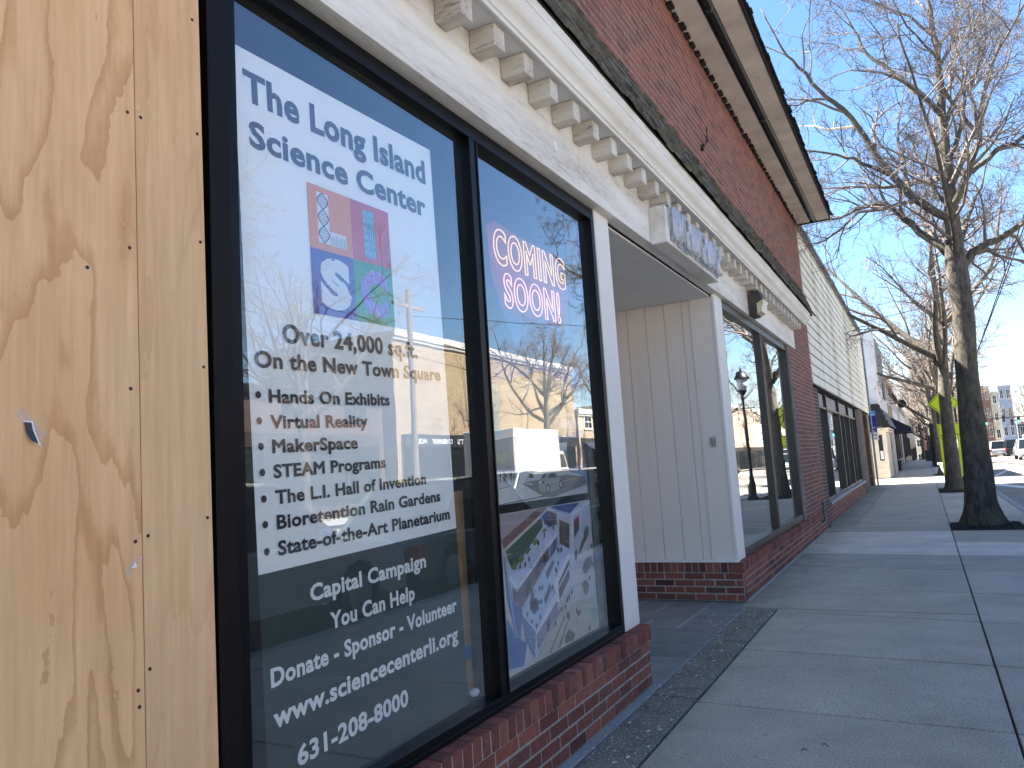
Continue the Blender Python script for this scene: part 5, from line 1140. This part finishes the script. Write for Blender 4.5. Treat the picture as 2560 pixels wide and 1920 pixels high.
lamp_post('black street lamp standing by the kerb near the crossing sign', 2.75, 45)
lamp_post('small far black street lamp beside the walkers', 2.2, 88)
SY = (.72, .86, .02, 1)
ms, n_, l_, p_ = newmat('fluorescent_yellow_sign'); p_.inputs['Base Color'].default_value = (.74, .86, .015, 1); p_.inputs['Roughness'].default_value = .4; MAT['yellow'] = ms
t = thing('crossing_sign', 'fluorescent yellow diamond crossing sign with plaque and yellow post strips, behind the two trees', 'road sign', (2.42, 28.5, 0)); o = t.location
m = MB(o)
for x in (2.17, 2.67): m.box(x-.03, x+.03, 28.52, 28.56, -.05, 3.0 if x > 2.5 else 2.6)
m.build('post', MAT['pipe'], t)
m = MB(o); c, r = (2.385, 2.66), .46; m.prism([(c[0], c[1]-r), (c[0]+r, c[1]), (c[0], c[1]+r), (c[0]-r, c[1])], 'y', 28.497, 28.505); m.build('diamond', MAT['yellow'], t)
m = MB(o); m.box(2.11, 2.79, 28.497, 28.505, 1.59, 2.0, .002); m.build('plaque', MAT['yellow'], t)
m = MB(o)
for x in (2.17, 2.67): m.box(x-.035, x+.035, 28.49, 28.515, .3, 1.585)
m.build('post_strip', MAT['yellow'], t)
m = MB(o); m.col = (.01, .01, .01, 1)
def band(pts, w):
    for a, b in zip(pts, pts[1:]+pts[:1]):
        a, b = Vector(a), Vector(b); d = (b-a).normalized()*w/2; n2 = Vector((-d.y, d.x)); m.face([(q.x, 28.4955, q.y) for q in (a-n2-d, b-n2+d, b+n2+d, a+n2-d)])
rr = r-.05; band([(c[0], c[1]-rr), (c[0]+rr, c[1]), (c[0], c[1]+rr), (c[0]-rr, c[1])], .018); band([(2.14, 1.62), (2.76, 1.62), (2.76, 1.97), (2.14, 1.97)], .015)
for seg, w in ((((2.40, 2.78), (2.38, 2.62)), .085), (((2.38, 2.62), (2.30, 2.42)), .045), (((2.39, 2.62), (2.47, 2.44)), .045), (((2.40, 2.76), (2.52, 2.66)), .035), (((2.40, 2.76), (2.28, 2.64)), .035), (((2.5, 2.66), (2.62, 2.64)), .05)):
    a, b = Vector(seg[0]), Vector(seg[1]); d = (b-a).normalized(); n2 = Vector((-d.y, d.x))*w/2; m.face([(q.x, 28.4955, q.y) for q in (a-n2, b-n2, b+n2, a+n2)])
m.face([(2.415+.04*math.cos(k*.5236), 28.4955, 2.86+.04*math.sin(k*.5236)) for k in range(12)][::-1]); m.build('symbol', MAT['print'], t)
t = thing('planter', 'round pale concrete urn planter standing behind the second tree', 'planter', (2.5, 35.5, 0)); m = MB(t.location)
m.lathe([(.24, 0), (.24, .05), (.20, .08), (.30, .28), (.36, .46), (.37, .5), (.43, .53), (.43, .6), (.38, .6), (.36, .56)], 2.5, 35.5, 24); m.build('urn', MAT['cement'], t)
m = MB(t.location); m.cyl((2.5, 35.5, .5), (2.5, 35.5, .56), .35, 20); m.build('soil', MAT['mulch'], t)
def bin_(label, x, y, s=1.):
    t = thing('trash_bin', label, 'trash bin', (x, y, zg(y))); o = t.location; z = zg(y)
    m = MB(o); m.mesh([(x+a*s*k, y+b*s*k, z+h*s) for h, k in ((0, .8), (.52, 1)) for a, b in ((-.18, -.18), (.18, -.18), (.18, .18), (-.18, .18))], [(0, 1, 2, 3)[::-1], (4, 5, 6, 7), (0, 1, 5, 4), (1, 2, 6, 5), (2, 3, 7, 6), (3, 0, 4, 7)]); m.build('body', MAT['bin'], t)
    m = MB(o); m.box(x-.2*s, x+.2*s, y-.2*s, y+.2*s, z+.521*s, z+.57*s, .01); m.build('lid', MAT['bin'], t)
bin_('small dark green bin standing by the stone faced shop wall', .3, 47.6, 1.0)
bin_('dark bin by the kerb near the distant walkers', 1.95, 74, 1.6)
# traffic signal arm far ahead
t = thing('traffic_signal', 'dark mast arm with hanging green traffic signals over the far crossroads', 'traffic light', (16, 120, zg(120))); o = t.location; zq = zg(120)
m = MB(o); m.tube([(15.9, 120, zq), (15.9, 120, 4.3)], [.13, .1], 10); m.build('pole', MAT['pipe'], t)
m = MB(o); m.tube([(15.9, 120, 4.12), (8.6, 120, 4.13)], [.09, .06], 8); m.build('mast_arm', MAT['pipe'], t)
for x, zz, c in ((9.25, 3.75, 'green_lamp'), (11.3, 4.0, 'plastic_black'), (12.2, 3.45, 'plastic_black'), (12.95, 3.75, 'green_lamp')):
    m = MB(o); m.box(x-.17, x+.17, 119.86, 120.1, zz-.42, zz+.45, .03); s = m.build('signal_head', MAT['plastic_black'], t)
    m = MB(o); m.ball((x, 119.84, zz-.25), .17, 10, (1, .35, 1)); m.build('lens', MAT[c], s)
# overhead cables
for label, a, b in (('black cable slanting down in front of the trees, right edge', (4.9, 14.5, 8.6), (2.97, 24.6, 3.2)), ('second thin cable beside the first at the right edge', (5.05, 14.5, 8.6), (3.0, 24.65, 3.3)),
                    ('long overhead wire crossing above the street', (14.8, 8, 7.8), (14.8, 120, 6.2)), ('lower overhead wire running along the far kerb', (14.6, 8, 6.9), (14.6, 120, 5.4)), ('service wire sagging across the street', (14.6, 23.3, 7.4), (.2, 29, 5.7))):
    m = MB(a); A, B = Vector(a), Vector(b); L = (B-A).length
    m.tube([A.lerp(B, k/12)-Vector((0, 0, .015*L*4*(k/12)*(1-k/12))) for k in range(13)], .013, 5); m.build('cable', MAT['plastic_black'], label=label, cat='cable')
for k, (x, y) in enumerate(((14.8, 8.), (14.6, 23.3), (14.8, 62.), (14.8, 95.))):
    m = MB((x, y, 0)); m.tube([(x, y, zg(y)-.2), (x, y, 8.4)], [.15, .11], 10); m.box(x-.06, x+.06, y-1.0, y+1.0, 7.7, 7.82); m.build('utility_pole', MAT['twig'], label=('wooden utility pole across the street opposite the plywood', 'wooden utility pole in front of the tan brick building', 'wooden utility pole across the street by the white market', 'wooden utility pole far across the street')[k], cat='utility pole', group='utility poles across the street')

# ================================================================== TREES
def wander(p, d, L, n, rng, bend, upw):
    """a branch path that wanders and turns upward"""
    pts = [p.copy()]; d = d.normalized()
    for i in range(n):
        d = (d+Vector((rng.gauss(0, bend), rng.gauss(0, bend), rng.gauss(0, bend)+upw))).normalized(); p = p+d*(L/n); pts.append(p.copy())
    return pts, d
def sprout(mb, path, rad, level, rng, cfg):
    """grow children along a path; cfg rows are (count, length factor, segments, sides, min radius, bend, up)"""
    if level >= len(cfg): return
    cnt, lf, seg, sides, rmin, bend, upw = cfg[level]; k = len(path)-1
    L = sum((path[i+1]-path[i]).length for i in range(k)); n = max(1, int(round(cnt*rng.uniform(.8, 1.2))))
    for c in range(n):
        f = (.22+.78*(c+rng.random())/n) if level > 0 else (.15+.85*(c+rng.random())/n); f = min(f, .995); i = min(int(f*k), k-1); q = f*k-i
        p = path[i].lerp(path[i+1], q); d0 = (path[i+1]-path[i]).normalized(); r0 = rad[i]*(1-q)+rad[i+1]*q
        az = rng.uniform(0, 6.283); u = d0.orthogonal().normalized(); w = d0.cross(u); side = u*math.cos(az)+w*math.sin(az)
        ang = rng.uniform(.55, 1.0); d = d0*math.cos(ang)+side*math.sin(ang)
        l = L*lf*rng.uniform(.65, 1.25)*(1.15-.55*f); r = max(min(r0*.62, l*.03), rmin)
        pts, _ = wander(p, d, l, seg, rng, bend, upw)
        rr = [max(r*(1-.8*j/seg), rmin*.55) for j in range(seg+1)]
        mb.tube(pts, rr, sides, cap=False); sprout(mb, pts, rr, level+1, rng, cfg)
def smooth_path(pts, rads, sub=4):
    P = [Vector(p) for p in pts]; out = []; ro = []
    for i in range(len(P)-1):
        a, b, c, d = P[max(i-1, 0)], P[i], P[i+1], P[min(i+2, len(P)-1)]
        for j in range(sub):
            t = j/sub; out.append(.5*((2*b)+(c-a)*t+(2*a-5*b+4*c-d)*t*t+(3*b-a-3*c+d)*t**3)); ro.append(rads[i]*(1-t)+rads[i+1]*t)
    out.append(P[-1]); ro.append(rads[-1]); return out, ro
CFG = [(9, .46, 6, 5, .010, .20, .05), (8, .5, 5, 4, .0060, .24, .05), (7, .52, 4, 3, .0042, .26, .05), (3, .55, 2, 3, .0032, .25, .04)]
TG = 'bare street trees'
def bumpy_trunk(mb, path, rad, n, rng):
    s0 = len(mb.v); mb.tube(path, rad, n)
    for i in range(s0, len(mb.v)):
        x, y, z = mb.v[i]; c = path[min((i-s0)//n, len(path)-1)]; a = math.atan2(y-c.y, x-c.x)
        fl = max(0, 1-(z-path[0].z)/.55); k = 1+.05*math.sin(a*3+z*2.1)+.035*math.sin(a*7-z*5)+fl*fl*.22*(math.sin(a*5+1)*.6+.2)+rng.uniform(-.012, .012); mb.v[i] = (c.x+(x-c.x)*k, c.y+(y-c.y)*k, z)
# the nearest tree: its main limbs follow the real tree's
tr = random.Random(31); t = thing('street_tree', 'nearest and largest bare street tree, its dark trunk fully in view at the right', 'tree', (2.42, 15.25, 0), group=TG); o = t.location
def V3(l, dy): return [Vector((x, 15.28+dy*i/(len(l)-1), z)) for i, (x, z) in enumerate(l)]
m = MB(o); P, Rr = smooth_path([(2.41, 15.25, -.03), (2.41, 15.25, .15), (2.41, 15.25, .45), (2.43, 15.26, 1.3), (2.46, 15.27, 2.5), (2.51, 15.28, 3.6), (2.50, 15.3, 4.2), (2.515, 15.28, 4.75), (2.55, 15.28, 5.4), (2.565, 15.28, 5.9)], [.36, .29, .238, .205, .172, .165, .178, .15, .115, .085], 5); bumpy_trunk(m, P, Rr, 22, tr)
cr = MB(o)
L1 = [([(2.5, 4.68), (2.55, 5.43), (2.57, 6.35), (2.59, 6.98), (2.64, 7.91), (2.66, 8.87), (2.61, 9.6), (2.6, 10.6)], .12, .02, .4),
      ([(2.55, 5.3), (2.43, 5.36), (1.97, 5.78), (1.62, 6.37), (1.33, 7.03), (1.04, 7.64), (.67, 8.05), (.36, 8.62), (.12, 9.05), (-.18, 9.93)], .085, .012, -.5),
      ([(2.49, 4.6), (2.41, 4.70), (2.04, 5.17), (1.69, 5.68), (1.52, 5.88), (1.15, 5.93), (.74, 5.83), (.4, 5.9)], .082, .013, .6),
      ([(2.55, 5.4), (2.6, 5.52), (2.86, 5.97), (3.05, 6.48), (3.15, 6.97), (3.32, 7.54), (3.6, 7.99), (4.1, 8.7)], .075, .012, -.8),
      ([(2.56, 4.3), (2.64, 4.47), (2.9, 4.75), (3.29, 4.88), (3.8, 5.2), (4.5, 5.6), (5.2, 6.3)], .095, .014, .5),
      ([(2.92, 6.05), (3.34, 6.37), (3.75, 6.54), (4.4, 7.0), (4.9, 7.6)], .05, .01, .5),
      ([(2.59, 7.2), (2.25, 7.78), (1.92, 8.33), (1.52, 8.86), (1.35, 9.43), (1.16, 10.0)], .06, .01, .5),
      ([(3.1, 6.65), (2.84, 7.13), (2.62, 7.57), (2.55, 8.1), (2.2, 8.64), (2.0, 9.3)], .04, .009, -.9),
      ([(1.66, 6.3), (1.23, 6.63), (.84, 6.86), (.29, 7.08), (-.1, 7.3)], .04, .009, -.2),
      ([(2.55, 5.45), (2.34, 5.94), (2.28, 6.33), (2.19, 6.74), (2.1, 7.4)], .04, .009, 1.2),
      ([(2.58, 6.35), (2.8, 6.76), (2.98, 7.49), (3.13, 8.39), (3.31, 9.2)], .05, .01, .8),
      ([(2.5, 4.7), (2.7, 5.1), (2.9, 5.7), (3.2, 6.3), (3.5, 7.2)], .06, .01, 2.6), ([(2.5, 4.6), (2.3, 5.1), (2.1, 5.8), (2.0, 6.8)], .055, .01, 2.4), ([(2.52, 4.6), (2.5, 5.0), (2.4, 5.8), (2.2, 6.8), (2.0, 7.8)], .06, .01, -2.6)]
for l, r0, r1, dy in L1:
    n = len(l); P, Rr = smooth_path(V3(l, dy), [r0*(1-i/(n-1))+r1*i/(n-1) for i in range(n)], 3)
    P = [p+Vector((tr.gauss(0, .012), tr.gauss(0, .02), tr.gauss(0, .012))) if 1 < i < len(P)-1 else p for i, p in enumerate(P)]
    m.tube(P, Rr, 9); sprout(cr, P, Rr, 0, tr, CFG)
m.build('trunk', MAT['bark'], t, smooth=True); cr.build('crown', MAT['twig'], t)
def make_tree(name, label, loc, seed, H, r, fork, nl, spread, cfg, mat='twig', lean=(0, 0)):
    rg = random.Random(seed); t = thing(name, label, 'tree', (0, 0, 0), group=TG); m = MB(); cr = MB()
    top = Vector((lean[0], lean[1], fork))
    Pm, d = wander(top, Vector((rg.uniform(-.1, .1), rg.uniform(-.1, .1), 1)), H-fork-1.5, 7, rg, .07, .06); Rm = [max(r*(.8, .66, .54, .43, .33, .24, .15, .08)[i], .015) for i in range(8)]
    P, Rr = smooth_path([(0, 0, -.05), (0, 0, .15), (0, 0, .5), top*.5]+Pm, [r*1.55, r*1.25, r*1.03, r*.88]+Rm, 4); bumpy_trunk(m, P, Rr, 14, rg); sprout(cr, Pm, Rm, 0, rg, cfg)
    for i in range(nl):
        az = i*2.4+rg.uniform(-.4, .4); el = rg.uniform(.35, 1.0); j = 14+int(rg.random()*(6 if i % 2 else 14)); p = P[min(j, len(P)-4)]; rb = min(r*rg.uniform(.42, .58), Rr[min(j, len(P)-4)]*.85)
        dd = Vector((math.cos(az)*math.cos(el), math.sin(az)*math.cos(el), math.sin(el))); Lb, _ = wander(p, dd, (H-fork)*rg.uniform(.6, .95)*spread, 7, rg, .13, .09); Rb = [max(rb*(1-i2/7.3), .012) for i2 in range(8)]
        Lb, Rb = smooth_path(Lb, Rb, 2); m.tube(Lb, Rb, 8); sprout(cr, Lb, Rb, 0, rg, cfg)
    m.build('trunk', MAT['bark'], t, smooth=True); cr.build('crown', MAT[mat], t); t.location = loc; return t
CFG2 = [(7, .46, 5, 4, .011, .2, .05), (7, .5, 4, 3, .007, .24, .05), (6, .52, 3, 3, .0052, .26, .05), (3, .6, 2, 3, .004, .2, .04)]
CFG3 = [(7, .46, 4, 4, .018, .2, .05), (7, .5, 3, 3, .013, .24, .05), (6, .55, 2, 3, .010, .26, .05)]
ta = make_tree('street_tree', 'second bare street tree, mossy forked trunk half hidden behind the nearest one', (2.34, 26.3, 0), 9, 10.5, .2, 3.0, 6, 1.0, CFG2, lean=(.05, .1))
tb = make_tree('street_tree', 'bare tree across the street, mirrored in the second shop window', (14.4, 34.3, 0), 12, 9.5, .2, 3.4, 7, 1.0, CFG2)
tc = make_tree('street_tree', 'third bare street tree along the near kerb, past the planter', (2.35, 39.2, zg(39)), 23, 10, .2, 3.2, 7, 1.0, CFG3, 'twig_far')
def more(src, label, x, y, rz, s=1.):
    c = copy_tree(src); c.location = (x, y, zg(y)); c.rotation_euler = (0, 0, rz); c.scale = (s, s, s); c['label'] = label
more(tc, 'fourth bare tree of the near kerb row, beside its dark soil pit', 2.3, 52.2, 2.0, .95); more(tc, 'fifth bare tree of the near kerb row, just past the fourth', 2.3, 56.8, 4.1, 1.05)
more(tc, 'far bare tree of the near kerb row, beside the white and red roofed shop', 2.35, 68.7, 1.1, 1.0); more(tc, 'far bare tree of the near kerb row, beside the blue framed shop', 2.35, 82.7, 3.0, 1.1); more(tc, 'farthest bare tree of the near kerb row', 2.4, 97.7, 5.2, 1.1)
more(tb, 'bare tree across the street opposite the plywood', 13.6, 9.5, 1.7, 1.15); more(tb, 'bare tree across the street in front of the small red store', 14.3, 17.2, 3.3, .9); more(tb, 'bare tree across the street at the right end of the tan brick building', 14.3, 45.5, .6, 1.05)
more(tc, 'bare tree across the street by the white market', 15.5, 58, 2.5, 1.0); more(tc, 'bare tree across the street by the ochre store', 15.6, 74, 4.5, 1.1); more(tc, 'bare tree across the street by the long beige block', 15.8, 104, .3, 1.2)
for k, (x, y, s) in enumerate(((17.5, 150, 1.3), (24.5, 205, 1.9), (1.5, 140, 1.3), (-1.2, 165, 1.6), (4.2, 190, 1.7), (7, 200, 1.5), (2.5, 178, 1.6), (10.5, 208, 1.4), (6., 222, 1.7))):
    more(tc, ('bare tree on the far right before the crossroads', 'large pale bare tree standing by the dark grey house', 'bare tree near the street end, beside the walkers', 'tall bare tree behind the brown block', 'bare tree in front of the brown brick mill', 'bare tree at the street end, left of the brick apartments', 'bare tree between the cream building and the mill', 'bare tree in front of the brick apartments', 'bare tree close against the brown brick mill')[k], x, y, k*1.3, s)

# ================================================================== CARS AND PEOPLE
CG = 'cars on the street'
def make_car(name, label, paint, L=4.6, Wd=1.8, H=1.45, kind='sedan'):
    """car pointing along +Y, standing on z = 0"""
    t = thing(name, label, 'car', (0, 0, 0), group=CG); h = Wd/2; b = .74 if kind == 'sedan' else .9
    gl = {'sedan': [(-L*.36, b+.04), (-L*.22, H-.03), (-L*.02, H), (L*.1, H-.05), (L*.26, b+.02)], 'suv': [(-L*.47, b+.03), (-L*.42, H-.06), (-L*.1, H), (L*.1, H-.05), (L*.25, b+.04)]}[kind]
    low = [(-L/2, .32), (-L/2+.02, b-.1), (-L*.46, b+.0), (-L*.34, b+.05), (L*.25, b+.03), (L*.42, b-.08), (L*.485, b-.2), (L/2, .46), (L*.49, .26), (L*.4, .2), (-L*.42, .2)]
    def arch(cy):
        return [(cy+.37*math.cos(a), .31+.37*math.sin(a)) for a in [math.pi*k/6 for k in range(7)]]
    bottom = [(L*.43, .22)]+[p for p in arch(L*.31) if p[1] > .2]+[p for p in arch(-L*.31) if p[1] > .2]+[(-L*.45, .22)]
    prof = low[:8]+[(L*.49, .26)]+bottom
    m = MB(); n = len(prof); rows = [(-h, .93), (-h*.98, .98), (-h*.8, 1.0), (h*.8, 1.0), (h*.98, .98), (h, .93)]
    vs = []
    for x, k in rows:
        for y, z in prof: vs.append((x, y*(1 if abs(x) < h*.9 else .985), z if z < .5 else .5+(z-.5)*(1 if abs(x) < h*.9 else k-.02)))
    fs = [(i*n+j, i*n+(j+1) % n, (i+1)*n+(j+1) % n, (i+1)*n+j) for i in range(len(rows)-1) for j in range(n)]+[tuple(range(n))[::-1], tuple(range((len(rows)-1)*n, len(rows)*n))]
    m.mesh(vs, fs)
    body = m.build('body', paint, t, bevel=.02)
    m = MB(); g2 = gl; wt = [.93, .76, .74, .75, .93]
    vs = [(sx*h*w, y, z) for sx in (-1, 1) for (y, z), w in zip(g2, wt)]; k = len(g2)
    m.mesh(vs, [tuple(range(k)), tuple(range(k, 2*k))[::-1]]+[(i, k+i, k+i+1, i+1) for i in range(k-1)]+[(0, k-1, 2*k-1, k)]); m.build('windows', MAT['car_glass'], t)
    m = MB()
    for i in range(1, 3):
        a, c = g2[i], g2[i+1]; m.mesh([(s*h*w*1.01, y, z+dz) for dz in (.012, .03) for (y, z), w in ((a, wt[i]), (c, wt[i+1])) for s in (-1, 1)], [(0, 2, 3, 1), (4, 5, 7, 6), (0, 1, 5, 4), (2, 6, 7, 3), (0, 4, 6, 2), (1, 3, 7, 5)])
    for s in (-1, 1):
        for i, j in ((0, 1), (3, 4)): m.tube([(s*h*wt[i], g2[i][0], g2[i][1]), (s*h*wt[j], g2[j][0], g2[j][1])], .035, 6)
        m.tube([(s*h*.755, g2[2][0]-.3, g2[2][1]-.01), (s*h*.93, g2[2][0]-.35, b+.03)], .04, 6)
    m.build('roof', paint, t)
    for s in (-1, 1):
        for cy in (-L*.31, L*.31):
            m = MB(); m.tube([(s*(h-.2), cy, .31), (s*(h-.01), cy, .31)], .31, 20); w = m.build('wheel', MAT['tyre'], t)
            m = MB(); m.tube([(s*(h-.03), cy, .31), (s*(h+.004), cy, .31)], .2, 16); m.build('rim', MAT['rim'], w)
        m = MB(); m.ball((s*h*.72, L*.465, b-.16), .15, 10, (1.25, .75, .5)); m.build('headlight', MAT['clear_lens'], t)
        m = MB(); m.box(s*h*.92-.13, s*h*.92+.06, -L/2-.01, -L/2+.16, b-.27, b-.04, .02); m.build('taillight', MAT['red_lens'], t)
        m = MB(); m.ball((s*(h+.1), L*.17, b+.09), .1, 8, (1, .5, .75)); m.build('mirror', paint, t)
    m = MB(); m.box(-h*.55, h*.55, L*.478, L/2+.012, .36, .52, .02); m.box(-h*.8, h*.8, L*.47, L/2+.004, .24, .33, .02); m.build('grille', MAT['plastic_black'], t)
    m = MB(); m.box(-.26, .26, -L/2-.018, -L/2, .46, .58); m.build('plate', MAT['paper'], t)
    return t
def put(t, x, y, rz): t.location = (x, y, zg(y)-.13); t.rotation_euler = (0, 0, rz); return t
c1 = put(make_car('parked_car', 'white parked car at the near kerb, mirrored in the science poster', MAT['car_white'], 4.7, 1.85, 1.56, 'suv'), 4.55, 5.2, 0)
c2 = put(make_car('parked_car', 'dark green parked sedan behind the white car, mirrored in the left window', MAT['car_green'], 4.5, 1.78, 1.45), 4.5, 9.9, 0)
c3 = put(make_car('car', 'silver sedan facing the viewer at the right edge of the street', MAT['car_silver']), 8.35, 66, math.pi)
c4 = put(make_car('car', 'white sport utility car far down the street, left of the black one', MAT['car_white'], 4.7, 1.85, 1.75, 'suv'), 9.0, 102, 0)
def recar(src, paint, label, x, y, rz, sc=1.):
    c = copy_tree(src); c['label'] = label; put(c, x, y, rz); c.scale = (sc, sc, sc)
    for ch in c.children:
        if ch.name.split('.')[0] in ('body', 'roof', 'mirror'): ch.data = ch.data.copy(); ch.data.materials[0] = MAT[paint]
recar(c4, 'car_black', 'black sport utility car far down the street seen from behind', 10.0, 96.5, 0)
recar(c3, 'car_white', 'white sedan far down the street between the black and silver cars', 10.9, 93, 0)
recar(c4, 'car_white', 'white van like car behind the silver sedan at the right edge', 10.2, 78, math.pi, 1.12)
recar(c3, 'car_silver', 'silver sedan far down the street behind the black sport utility car', 12.2, 112, 0)
recar(c4, 'car_black', 'black van like car far behind the other distant cars', 9.3, 132, 0)
recar(c3, 'car_white', 'white sedan parked far left of the other distant cars', 8.9, 118, 0)
recar(c3, 'car_silver', 'silver sedan driving across from the left window, mirrored only', 11.2, 24, math.pi)
recar(c4, 'car_white', 'white car parked at the near kerb, mirrored in the sided shop window', 4.5, 62, 0)
recar(c2, 'car_black', 'black sedan added at the near kerb to block reflections low in the second window', 4.5, 14.9, 0)  # added car, blocks the truck's lower part and bright road from the glass
recar(c3, 'car_black', 'black sedan parked across the street by the ochre store', 14., 70, 0)
recar(c4, 'car_silver', 'silver sport utility car parked across the street by the white market', 14., 53, 0)
# box truck across the street (mirrored in the second window)
t = thing('box_truck', 'white box truck parked across the street, mirrored in the second window', 'truck', (12.6, 27.5, -.13)); o = t.location
m = MB(o); m.box(11.6, 13.8, 25.4, 29.4, .62, 2.95, .02); m.build('cargo_box', MAT['car_white'], t)
m = MB(o); m.prism([(29.45, .3), (29.45, 2.05), (30.1, 2.1), (30.6, 1.35), (31.5, 1.2), (31.6, .4), (31.5, .3)], 'x', 11.75, 13.65); m.build('cab', MAT['car_white'], t, bevel=.05)
m = MB(o); m.prism([(29.7, 1.4), (29.7, 1.95), (30.05, 1.95), (30.4, 1.4)], 'x', 11.735, 13.665); m.prism([(30.14, 2.02), (30.62, 1.38), (30.64, 1.4), (30.17, 2.04)], 'x', 11.85, 13.55); m.build('windows', MAT['car_glass'], t)
m = MB(o); m.box(11.9, 13.5, 25.4, 29.45, .4, .61); m.build('chassis', MAT['plastic_black'], t)
for x in (11.72, 13.68):
    for y in (26.4, 30.75):
        m = MB(o); m.tube([(x-.1, y, .3), (x+.1, y, .3)], .42, 20); w = m.build('wheel', MAT['tyre'], t)
        m = MB(o); m.tube([(x-.108, y, .3), (x+.108, y, .3)], .22, 14); m.build('rim', MAT['rim'], w)
# two walkers far down the near sidewalk
def person(label, x, y, rz, stride, top, legs):
    t = thing('person', label, 'person', (x, y, zg(y)), rz, group='walkers far down the sidewalk')
    J = {'pel': (0, 0, .95, .13), 'waist': (0, 0, 1.1, .125), 'chest': (0, .01, 1.34, .16), 'neck': (0, .02, 1.5, .06), 'head': (0, .04, 1.62, .1), 'crown': (0, .03, 1.72, .07)}
    for s, q in ((-1, 'l'), (1, 'r')):
        st = stride*s
        J[q+'sh'] = (s*.17, .0, 1.42, .065); J[q+'el'] = (s*.23, -st*.12-.02, 1.16, .045); J[q+'wr'] = (s*.21, -st*.2+.08, .94, .034); J[q+'ha'] = (s*.2, -st*.21+.11, .86, .038)
        J[q+'hip'] = (s*.09, 0, .9, .095); J[q+'kn'] = (s*.1, st*.16+.03, .5, .06); J[q+'an'] = (s*.1, st*.3-.02, .09, .042); J[q+'toe'] = (s*.11, st*.3+.15, .035, .035)
    names = list(J); E_ = [('pel', 'waist'), ('waist', 'chest'), ('chest', 'neck'), ('neck', 'head'), ('head', 'crown')]
    for q in 'lr': E_ += [('chest', q+'sh'), (q+'sh', q+'el'), (q+'el', q+'wr'), (q+'wr', q+'ha'), ('pel', q+'hip'), (q+'hip', q+'kn'), (q+'kn', q+'an'), (q+'an', q+'toe')]
    me = bpy.data.meshes.new('body'); me.from_pydata([J[n_][:3] for n_ in names], [(names.index(a), names.index(b)) for a, b in E_], []); ob = bpy.data.objects.new('body', me); COL.objects.link(ob)
    sk = ob.modifiers.new('skin', 'SKIN'); sd = me.skin_vertices[0].data
    for i, n_ in enumerate(names): sd[i].radius = (J[n_][3],)*2; sd[i].use_root = (n_ == 'pel')
    ss = ob.modifiers.new('sub', 'SUBSURF'); ss.levels = ss.render_levels = 1
    dg = bpy.context.evaluated_depsgraph_get(); m2 = bpy.data.meshes.new_from_object(ob.evaluated_get(dg)); bpy.data.objects.remove(ob)
    for k in ('skin', top, legs): m2.materials.append(MAT[k])
    for p in m2.polygons:
        z = p.center.z; hand = abs(p.center.x) > .14 and z < .93 and z > .8
        p.material_index = 0 if z > 1.5 or hand else (1 if z > .92 else 2); p.use_smooth = True
    b = bpy.data.objects.new('body', m2); COL.objects.link(b); b.parent = t
    m = MB(); m.ball((0, .015, 1.665), .112, 10, (1, 1.05, .9)); m.build('hair', MAT['dark_cloth'], t, smooth=True)
    return t
person('person in a black coat and pale trousers walking away down the sidewalk', 2.05, 140, .1, .9, 'dark_cloth', 'pale_cloth')
person('person in dark clothes walking away just left of the other walker', 1.45, 146, -.1, -.8, 'dark_cloth', 'dark_cloth')
